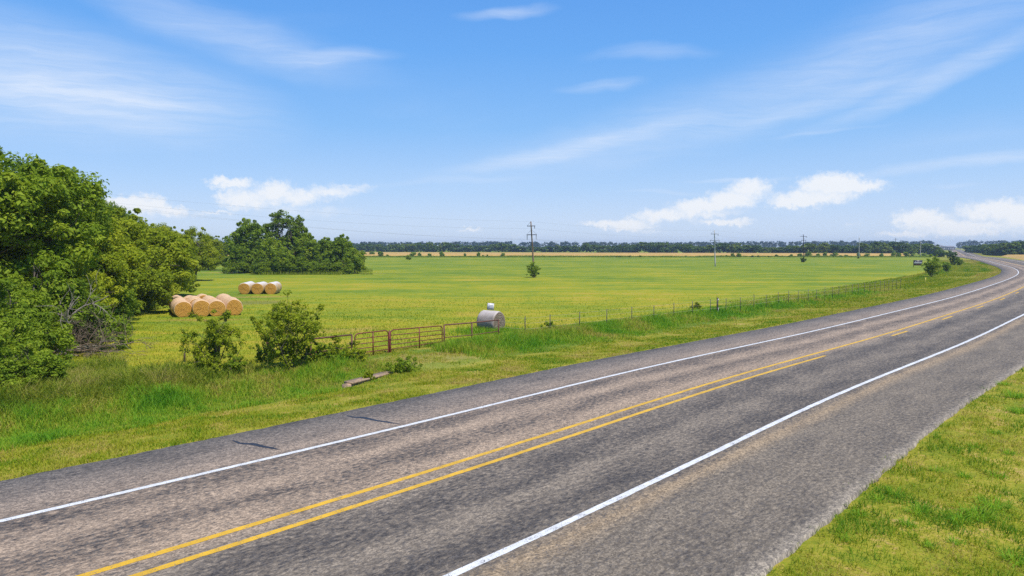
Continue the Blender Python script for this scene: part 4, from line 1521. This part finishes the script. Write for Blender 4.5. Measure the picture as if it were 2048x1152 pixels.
for (ta, ea), (tb, eb) in zip(anchors[1:3], anchors[2:4]):
    for k in range(3):
        sag(mb, ea[k], eb[k])
    sag(mb, ta, tb, .6)
for k in range(3):
    sag(mb, anchors[0][0] + np.array([.5 * (k - 1), 0, -.9 - .3 * k]), anchors[1][1][k], .9)
    sag(mb, anchors[3][1][k], anchors[4][0] - np.array([0, 0, .3 * k]), .8)
sag(mb, anchors[0][0], anchors[1][0], .7)
tag(link('power_line', mb.mesh('power_line'), M['insulator']), 'thin overhead wires strung from pole to pole across the field', 'power line')

# bush at the foot of poles, roadside bushes
BG = 'bushes growing at pole feet and along the bend'
for px, by, ty, hw, lab, sd, mt, full in (
        (1068, 555, 526, 15, 'leafy shrub growing round the foot of the leaning pole', 201, 'leaf_green', .45),
        (1606, 524.5, 514.5, 5.5, 'round bush at the foot of the dark pole', 202, 'leaf_dark', 1.0),
        (1716.5, 517, 513.5, 2.5, 'tiny bush at the foot of the thin pale pole', 203, 'leaf_dark', .6),
        (1863, 554, 512, 19, 'tall feathery bush beside the charcoal board sign', 204, 'leaf_green', .5),
        (1893, 543, 526, 9, 'smaller dark bush past the feathery bush', 205, 'leaf_green', .7),
        (1909, 530, 509, 9, 'dark leaning shrub where the road bends away', 206, 'leaf_dark', 1.0),
        (1919, 531, 518, 7, 'low shrub next to the leaning shrub at the bend', 207, 'leaf_green', 1.0),
        (1901, 515, 503, 9, 'dark shrub beside the distant yellow board', 208, 'leaf_dark', 1.0),
        (1880, 514.5, 501, 12, 'broad dark shrub behind the distant yellow board', 209, 'leaf_dark', 1.0),
        (446, 530, 519, 7, 'small shrub in the gap between belt and field clump', 210, 'leaf_green', 1.0),
        (430, 533, 522, 9, 'low shrub at the end of the belt near the gap', 211, 'leaf_green', 1.0),
        (723, 529, 500, 9, 'drooping bright shrub leaning out of the field clump', 212, 'leaf_yellow', 1.0)):
    Wd = hw * at(px, by, -.3)[1] / F_PX
    sapling('bush', lab, px, by, ty, hw, mt, sd, 260, 46, max(.09, Wd * .10), stems=16, group=BG, cat='bush', fullness=full, rr=(.10, .24))

# ------------------------------------------------------------------ crop fields
m, nt, b, out = new_mat('ripe_crop')
pos = nt.node('ShaderNodeNewGeometry').outputs['Position']
n1 = nt.noise(nt.mapping(pos, scale=(.05, .25, 1)), 1.0, 5, .65)
n2 = nt.noise(pos, .9, 4, .7)
c = nt.ramp(nt.math('ADD', nt.math('MULTIPLY', n1, .6), nt.math('MULTIPLY', n2, .4)), [(.3, (.30, .20, .05)), (.5, (.46, .285, .070)), (.72, (.56, .37, .12))])
nt.put(b.inputs['Base Color'], c)
b.inputs['Roughness'].default_value = .95
nt.put(b.inputs['Normal'], nt.bump(n2, .8, .5))
M['crop'] = m


def crop(name, corners, h, label, step=3.0, seed=0):
    """standing crop: a rough topped slab over a four sided plot"""
    c = np.array(corners, float)
    nu = max(2, min(160, int(np.linalg.norm(c[1] - c[0]) / step)))
    nv = max(2, min(90, int(np.linalg.norm(c[3] - c[0]) / step)))
    U, Vv = np.meshgrid(np.linspace(0, 1, nu), np.linspace(0, 1, nv))
    U, Vv = U.ravel()[:, None], Vv.ravel()[:, None]
    P = (c[0] * (1 - U) + c[1] * U) * (1 - Vv) + (c[3] * (1 - U) + c[2] * U) * Vv
    z = height(P[:, 0], P[:, 1]) + h * (.85 + .3 * fbm(P[:, 0] * .4, P[:, 1] * .4, 130 + seed))
    edge = ((U < .001) | (U > .999) | (Vv < .001) | (Vv > .999))[:, 0]
    z = np.where(edge, height(P[:, 0], P[:, 1]) - .1, z)
    # the rim stands upright: pull the second ring out to the edge
    ii = (np.arange(nu - 1)[None] + (np.arange(nv - 1) * nu)[:, None]).ravel()
    me = np_mesh(name, np.column_stack([P, z]), np.stack([ii, ii + 1, ii + 1 + nu, ii + nu], 1))
    return tag(link(name, me, M['crop']), label, 'crop', kind='stuff')


def gp(px, py):
    return at(px, py, -.3)[:2]


crop('ripe_crop', (gp(-500, 512.5), gp(1835, 512.2), at_depth(1830, 500, 420)[:2], at_depth(-500, 500, 640)[:2]), .8, 'strip of ripe orange tan crop beyond the green field')
crop('ripe_crop', (gp(2054, 522.5), gp(2400, 522.5), gp(2300, 512.3), gp(1999, 512.3)), .8, 'ripe tan crop on the inner side of the bend across the road', seed=3)
# weedy strip between field and crop
n = 30000
px = RNG.uniform(380, 1860, n)
y = at(1000, 514.4, -.3)[1] + RNG.uniform(-5, 12, n)
x = (px - 1024) / F_PX * y
dens = fbm(x * .06, y * .1, 140)
k = dens > .36
x, y = x[k], y[k]
blades('headland_weeds', x, y, RNG.uniform(.2, .7, len(x)) * (.5 + 1.2 * fbm(x * .1, y * .1, 141)), np.full(len(x), .25), .4, RNG.normal(.62, .2, len(x)), M['weeds'], 'weedy grass strip dividing the green field from the tan crop')

# ------------------------------------------------------------------ field edge bushes
EG = 'round bushes along the edge of the tan crop'
rb = np.random.default_rng(77)
bush_me = []
for k in range(4):
    lobes = [(0, 0, 1.0, .8, .8, .9), (.5, .1, .75, .5, .5, .6), (-.5, -.2, .8, .5, .5, .65), (.05, .3, 1.5, .45, .45, .45 + .1 * k)]
    tr, cr = tree_meshes('field_bush', lobes, 60, 26, .26, .07, 300 + k, (.22, .42), low=-.9)
    bush_me.append((tr, cr))
EDGE = [(727, 500.6, 512, 11), (744, 501, 511.5, 12), (761, 498.6, 514, 11), (816.5, 509.5, 519.5, 11), (825, 502, 513, 15), (839, 505, 513, 8), (859, 503.5, 513.5, 8), (883.4, 502.5, 513, 10),
        (930, 506, 512.8, 6), (957, 504.5, 513.8, 8), (966, 508.5, 513.5, 5), (975, 507.5, 514, 5), (1005, 503, 513.8, 10), (775, 507, 513, 6), (793, 507, 512, 6),
        (1453, 508, 514, 6), (1466, 506, 514.5, 9), (1477.5, 506, 514.5, 10), (1505, 510, 514.5, 6), (1517, 510, 514.5, 6), (1537, 510.5, 514.5, 5), (1553, 507, 514, 8), (1564, 509.5, 514, 6), (1582, 506, 514, 8),
        (1600, 504, 513.5, 11), (1617, 504, 513.5, 13), (1636, 505.5, 513, 8), (1650, 502.5, 513.4, 8), (1668, 502.5, 513.2, 14), (1681, 509, 513, 6), (1692, 509, 513, 7), (1717, 505, 513, 8), (1733, 504, 513.2, 12),
        (1763, 505.5, 513.2, 8), (1787, 504.5, 513, 9), (1797, 505, 513.5, 10), (1813, 503, 513.5, 11), (1825, 507, 513, 7), (1848, 506, 513.5, 9), (1862, 507, 513, 8), (440, 521, 527, 6), (475, 506, 512, 14), (1240, 510.5, 514.6, 7), (1260, 510, 514.6, 8), (1280, 510.5, 514.6, 8), (1233, 511, 514.6, 5), (1345, 511, 514.6, 6), (1372, 510.5, 514.6, 5)]
for k, (px, ty, by, w_) in enumerate(EDGE):
    p = at(px, by, -.3)
    sc = (by - ty) * p[1] / F_PX / 1.95 * rb.uniform(.65, 1.0)
    sw = w_ * p[1] / F_PX / 1.9
    tr, cr = bush_me[k % 4]
    lab = 'round green bush in the row along the edge of the tan crop'
    if k == 3:
        lab = 'lone bush standing forward in the field from the crop edge row'
    if k == 12:
        lab = 'larger bush of the crop edge row closest to the leaning pole'
    if k == 40:
        lab = 'small bush in the opening between belt and field clump'
    make_tree('field_bush', (tr, cr), 'leaf_green', lab, (p[0], p[1], -.35), rb.uniform(0, 6.2), (sw, sw, sc), EG if k not in (3, 12, 40) else None, 'bark', 'bush', ('stem', 'foliage'))

# ------------------------------------------------------------------ tree rows in the distance
RG = 'trees of the green row behind the tan crop'
row_me = []
for k in range(5):
    lobes = rand_lobes(np.random.default_rng(400 + k), 7, 8.0, 5.0, .02)
    tr, cr = tree_meshes('row_tree', lobes, 130, 26, .85, .25, 410 + k, (.7, 1.3), low=-.85, rag=.0)
    row_me.append((tr, cr))
LAB_ROW = 'green rounded tree in the long row behind the tan crop'
rr_ = np.random.default_rng(19)


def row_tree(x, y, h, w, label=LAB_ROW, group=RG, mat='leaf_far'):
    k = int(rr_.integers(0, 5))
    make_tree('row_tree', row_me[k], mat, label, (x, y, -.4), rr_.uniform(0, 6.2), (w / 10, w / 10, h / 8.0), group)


px = 690.0
while px < 1870:                                       # row at the back of the crop field
    dep = 612 - 185 * sstep(900, 1800, px) + rr_.uniform(-12, 12)
    x = (px - 1024) / F_PX * dep
    top = 488.5 + 2.5 * math.sin(px * .013) + 2.2 * math.sin(px * .041 + 1) + rr_.uniform(-1.5, 2.2)
    if px < 830:
        top -= 1.5
    if 1600 < px < 1760:
        top -= 2.5
    h = CAM_H + (HORIZON - top) * dep / F_PX + .4
    w = rr_.uniform(9, 15)
    row_tree(x, dep, h, w)
    px += w * .62 * F_PX / dep
for px in np.arange(-420, 700, 34):                    # the same row seen through the gap beside the clump
    dep = 575 + rr_.uniform(-14, 14)
    row_tree((px - 1024) / F_PX * dep, dep, rr_.uniform(6, 8), 16, group=RG)
RG2 = 'trees of the grove across the bend'
k = 0
for px, dep, top, w_ in ((1944, 520, 490, 15), (1956, 500, 491, 14), (1966, 470, 489, 14), (1975, 420, 488.5, 12), (1986, 390, 489, 11), (1997, 375, 488, 11), (2008, 365, 488.5, 11), (2020, 362, 486, 12), (2031, 360, 484.5, 12),
                      (2043, 358, 483, 12), (2056, 358, 482, 13), (2070, 356, 483, 13), (2086, 355, 482, 13), (2104, 355, 484, 13), (1985, 430, 487, 14), (2012, 420, 486, 14), (2050, 400, 481.5, 15), (2130, 358, 483, 14), (2160, 360, 484, 14)):
    x = (px - 1024) / F_PX * dep
    row_tree(x, dep, CAM_H + (HORIZON - top) * dep / F_PX + .4, w_, 'dark green tree of the grove across the road at the bend', RG2)

# the far wood: one mass of crowns
rw = np.random.default_rng(91)
Vs, Qs, Ts, nv = [], [], [], 0
for k in range(900):
    y = rw.uniform(1050, 1300)
    px = rw.uniform(-700, 2900)
    x = (px - 1024) / F_PX * y
    if 1893 < px < 1917 or 1860 < px < 1893 and y < 1300:
        continue
    top = 484.4 + .8 * math.sin(px * .011) - 2.8 * sstep(1500, 1820, px) + rw.uniform(-1.0, 2.2)
    h = CAM_H + (HORIZON - top) * y / F_PX
    w = rw.uniform(11, 19)
    lob = np.array([(x, y, h * .5, w * .55, w * .55, h * .5)])
    C, rad = crown_clumps(lob, 22, rw, (1.4, 2.6), low=-.9, inner=.75, rag=.0)
    V, Q, tn = leaf_cloud(C, rad, 9, 2.2, rw, .8)
    Vs.append(V)
    Qs.append(Q + nv)
    Ts.append(tn)
    nv += len(V)
V = np.concatenate(Vs)
V[:, 2] = np.maximum(V[:, 2], -.5)
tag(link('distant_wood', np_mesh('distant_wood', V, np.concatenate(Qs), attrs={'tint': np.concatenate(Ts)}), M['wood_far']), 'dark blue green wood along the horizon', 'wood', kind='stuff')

# houses at the end of the road
M['house_wall'] = simple('house_wall', (.42, .41, .40), .8, .1, .4)
M['house_roof'] = simple('house_roof', (.20, .20, .22), .8, .15, .4)
M['window'] = simple('window_glass', (.03, .035, .045), .15, .1, 2)
for px, dep, wd_, hh_, lab in ((1872, 800, 13, 6.5, 'pale two storey house beside the distant end of the road'), (1894, 860, 15, 5.5, 'wide low pale house at the distant end of the road')):
    x = (px - 1024) / F_PX * dep
    t = thing('house', lab, 'house', (x, dep, -.35), .25, 'far houses where the road disappears')
    dp = 9.0
    link('wall', MB().box((0, 0, hh_ * .32), (wd_, dp, hh_ * .64)).mesh('wall'), M['house_wall'], t)
    a, b_, zb, zt = wd_ / 2 + .5, dp / 2 + .5, hh_ * .64 + .005, hh_
    V = [(-a, -b_, zb), (a, -b_, zb), (a, b_, zb), (-a, b_, zb), (-a, 0, zt), (a, 0, zt)]
    rf = link('roof', MB().add(V, [(0, 1, 5, 4), (2, 3, 4, 5), (3, 2, 1, 0)], [(1, 2, 5), (3, 0, 4)]).mesh('roof'), M['house_roof'], t)
    for k in range(4):
        wn = link('window', MB().box((wd_ * (-.36 + .24 * k), -dp / 2 - .02, hh_ * .36), (1.3, .06, 1.5)).mesh('window'), M['window'], t)
    link('door', MB().box((wd_ * .0 + .15, -dp / 2 - .02, 1.05), (1.1, .06, 2.1)).mesh('door'), M['house_roof'], t)

# ------------------------------------------------------------------ haze
HAZE = 0.00026
mb = MB().box((0, 1100, 10.5), (5400, 3000, 27))
hz = tag(link('haze', mb.mesh('haze')), 'pale summer haze over the whole plain', 'haze', kind='stuff')
m = bpy.data.materials.new('haze')
m.use_nodes = True
m.node_tree.nodes.clear()
o_ = m.node_tree.nodes.new('ShaderNodeOutputMaterial')
pv = m.node_tree.nodes.new('ShaderNodeVolumePrincipled')
pv.inputs['Color'].default_value = (.62, .78, 1.0, 1)
pv.inputs['Density'].default_value = HAZE
pv.inputs['Anisotropy'].default_value = .2
m.node_tree.links.new(pv.outputs[0], o_.inputs['Volume'])
hz.data.materials.append(m)

# ------------------------------------------------------------------ sky and sun
SUN_EL, SUN_AZ = R(62), math.atan2(.62, -.60)          # azimuth from +y towards +x
sun_d = bpy.data.lights.new('sun', 'SUN')
sun_d.energy = 4.2
sun_d.angle = R(.53)
sun_d.color = (1.0, .95, .87)
sun = bpy.data.objects.new('sun', sun_d)
dvec = Vector((math.sin(SUN_AZ) * math.cos(SUN_EL), math.cos(SUN_AZ) * math.cos(SUN_EL), math.sin(SUN_EL)))
sun.rotation_euler = dvec.to_track_quat('Z', 'Y').to_euler()
sun.location = (0, 0, 60)
COL.objects.link(sun)

world = bpy.data.worlds.new('World')
scene.world = world
world.use_nodes = True
wt = NT(world.node_tree)
bg = world.node_tree.nodes['Background']
sky = wt.node('ShaderNodeTexSky')
sky.sky_type = 'NISHITA'
sky.sun_disc = False
sky.sun_elevation = SUN_EL
sky.sun_rotation = SUN_AZ
sky.altitude = 150
sky.air_density = 1.0
sky.dust_density = .0
sky.ozone_density = 3.0
tc = wt.node('ShaderNodeTexCoord').outputs['Generated']
sp = wt.node('ShaderNodeSeparateXYZ')
wt.l.new(tc, sp.inputs[0])
DEG = 57.29578
az = wt.math('MULTIPLY', wt.math('ARCTAN2', sp.outputs[0], sp.outputs[1]), DEG)
el = wt.math('MULTIPLY', wt.math('ARCSINE', sp.outputs[2]), DEG)
cv = wt.node('ShaderNodeCombineXYZ')
wt.l.new(az, cv.inputs[0])
wt.l.new(el, cv.inputs[1])
AE = cv.outputs[0]
hsv = wt.node('ShaderNodeHueSaturation')
hsv.inputs['Saturation'].default_value = 1.25
hsv.inputs['Value'].default_value = 1.0
wt.l.new(sky.outputs[0], hsv.inputs['Color'])
sky_c = wt.mix(1.0, hsv.outputs[0], (.92, 1.0, 1.12), 'MULTIPLY')
air = wt.ramp(wt.math('DIVIDE', el, 30.0, clamp=True), [(0, (.43, .51, .655)), (.07, (.40, .49, .655)), (.16, (.315, .452, .665)), (.32, (.185, .370, .655)), (.52, (.112, .298, .640)), (.72, (.082, .245, .600)), (1, (.065, .205, .54))])
air = wt.mix(1.0, air, (10, 10, 10), 'MULTIPLY')
sky_c = wt.mix(wt.smooth(el, 48.0, 22.0, 0, .88), sky_c, air)

PXDEG = math.degrees(1 / F_PX)
warp = wt.noise(wt.mapping(AE, scale=(.05, .12, 1)), 1.0, 4, .6)
warp_v = wt.node('ShaderNodeCombineXYZ')
wt.l.new(wt.math('MULTIPLY', wt.math('SUBTRACT', warp, .5), 6.0), warp_v.inputs[0])
wt.l.new(wt.math('MULTIPLY', wt.math('SUBTRACT', wt.noise(wt.mapping(AE, (7, 3, 0), scale=(.06, .10, 1)), 1.0, 4, .6), .5), 3.2), warp_v.inputs[1])
AEw = wt.vmath('ADD', AE, warp_v.outputs[0])
CIRRUS = [  # px, py, half length, half width, tilt, strength
    (110, 170, 460, 125, -6, .62), (140, 185, 260, 24, -2, .34), (120, 215, 220, 12, -6, .20), (470, 70, 350, 62, -12, .34), (665, 112, 150, 22, 5, .34), (1005, 27, 120, 16, 2, .42),
    (1290, 108, 150, 20, -3, .27), (1205, 172, 100, 15, 0, .27), (1450, 225, 720, 85, 13, .32), (1130, 303, 320, 26, 11, .42), (1900, 150, 330, 24, 18, .38),
    (1640, 205, 260, 20, 12, .22), (1920, 320, 240, 15, 3, .42), (1480, 354, 130, 6, 3, .38), (900, 368, 220, 10, 2, .16), (300, 265, 130, 13, 2, .20), (1850, 50, 420, 80, 10, .20),
    (1910, 362, 50, 6, 0, .2), (1640, 260, 140, 5, 6, .14), (1320, 388, 110, 6, 0, .2)]
tot = None
for (px, py, hl, hw, tilt, st) in CIRRUS:
    a, e = azel(px, py)
    v = wt.mapping(AEw, (a, e, 0), (0, 0, R(tilt)), (hl * PXDEG, hw * PXDEG, 1), 'TEXTURE')
    d2 = wt.vmath('DOT_PRODUCT', v, v)
    f = wt.math('SUBTRACT', 1.0, d2, clamp=True)
    f = wt.math('MULTIPLY', wt.math('MULTIPLY', f, f), st)
    tot = f if tot is None else wt.math('ADD', tot, f)
fib = wt.noise(wt.mapping(AEw, rot=(0, 0, R(-7)), scale=(.11, 1.3, 1)), 1.0, 9, .70, .5)
fib2 = wt.noise(wt.mapping(AE, rot=(0, 0, R(-10)), scale=(.03, .12, 1)), 1.0, 4, .6, .5)
cir = wt.math('MULTIPLY', tot, wt.math('ADD', -.05, wt.math('MULTIPLY', fib, 2.0)))
cir = wt.math('ADD', cir, wt.math('MULTIPLY', wt.smooth(fib2, .5, .85), .22), clamp=True)
c1 = wt.mix(wt.math('MINIMUM', wt.math('MULTIPLY', cir, .86), .8), sky_c, (5.4, 6.0, 7.0))

CUM = [(600, 425, 190, 26, .42), (250, 432, 160, 22, .42), (285, 410, 48, 22, 1), (238, 408, 38, 15, 1), (345, 425, 40, 13, .9), (460, 367, 52, 13, 1), (550, 385, 50, 27, 1), (490, 400, 65, 26, .9), (598, 396, 45, 24, .9), (430, 430, 58, 9, .9),
       (665, 386, 70, 22, .75), (710, 378, 70, 14, .6), (940, 463, 34, 10, .9), (858, 473, 22, 6, .8), (1030, 477, 34, 7, .8), (655, 461, 22, 6, .7),
       (1235, 451, 85, 16, 1), (1330, 432, 70, 18, 1), (1400, 416, 70, 22, 1), (1460, 402, 62, 26, 1), (1500, 378, 50, 24, 1), (1450, 448, 66, 13, .95), (1290, 468, 70, 8, .85),
       (1660, 370, 64, 26, 1.05), (1715, 374, 60, 18, 1), (1600, 402, 66, 24, 1), (1645, 396, 75, 20, .9), (1570, 414, 50, 12, .8), (1842, 440, 52, 22, 1), (1905, 456, 66, 18, .9), (1990, 422, 66, 22, 1),
       (2045, 432, 50, 28, 1), (1960, 456, 120, 16, .85), (1800, 470, 56, 9, .85), (1545, 470, 30, 7, .8), (1702, 452, 24, 8, .8), (2140, 420, 80, 40, 1), (2300, 450, 120, 25, 1), (-150, 430, 120, 30, 1), (1900, 478, 150, 8, .7)]
n_big = wt.noise(AE, .55, 5, .62)
n_det = wt.noise(AE, 1.9, 6, .68)
pv_ = wt.node('ShaderNodeCombineXYZ')
wt.l.new(wt.math('MULTIPLY', wt.math('SUBTRACT', n_det, .5), 2.4), pv_.inputs[0])
wt.l.new(wt.math('MULTIPLY', wt.math('SUBTRACT', wt.noise(wt.mapping(AE, (31, 5, 0)), 1.3, 6, .66), .5), 1.5), pv_.inputs[1])
AEc = wt.vmath('ADD', AE, pv_.outputs[0])


def cum_field(shift):
    best = None
    for (px, py, rx, ry, w_) in CUM:
        a, e = azel(px, py)
        v = wt.vmath('MULTIPLY', wt.vmath('SUBTRACT', AEc, (a, e + shift, 0)), (1 / (rx * 1.06 * PXDEG), 1 / (ry * 1.04 * PXDEG), 0))
        d2 = wt.vmath('DOT_PRODUCT', v, v)
        f = wt.math('SUBTRACT', w_, d2)
        best = f if best is None else wt.math('SMOOTH_MAX', best, f, .12)
    return best


F0 = cum_field(0.0)
F0 = wt.math('ADD', F0, wt.math('MULTIPLY', wt.math('SUBTRACT', n_big, .5), .9))
mask = wt.smooth(F0, -.05, 1.05)
F1 = cum_field(.45)
under = wt.smooth(wt.math('ADD', F1, wt.math('MULTIPLY', wt.math('SUBTRACT', n_det, .5), 1.0)), -.5, .55)
mask = wt.math('MULTIPLY', mask, wt.math('ADD', .22, wt.math('MULTIPLY', under, .74)))
cum_c = wt.mix(under, (5.0, 5.75, 6.8), (6.6, 6.7, 6.85))
c2 = wt.mix(wt.math('MINIMUM', mask, .86), c1, cum_c)
wt.put(bg.inputs['Color'], c2)
bg.inputs['Strength'].default_value = .115

# ------------------------------------------------------------------ render settings
scene.view_settings.view_transform = 'Standard'
scene.view_settings.look = 'None'
scene.view_settings.exposure = 0.33
scene.view_settings.gamma = 1.0
scene.view_settings.use_curve_mapping = False
scene.render.engine = 'CYCLES'
scene.cycles.max_bounces = 6
scene.cycles.diffuse_bounces = 3
scene.cycles.glossy_bounces = 2
scene.cycles.transmission_bounces = 3
scene.cycles.volume_bounces = 0
scene.cycles.transparent_max_bounces = 4
scene.cycles.use_denoising = False
scene.cycles.sample_clamp_indirect = 4.0
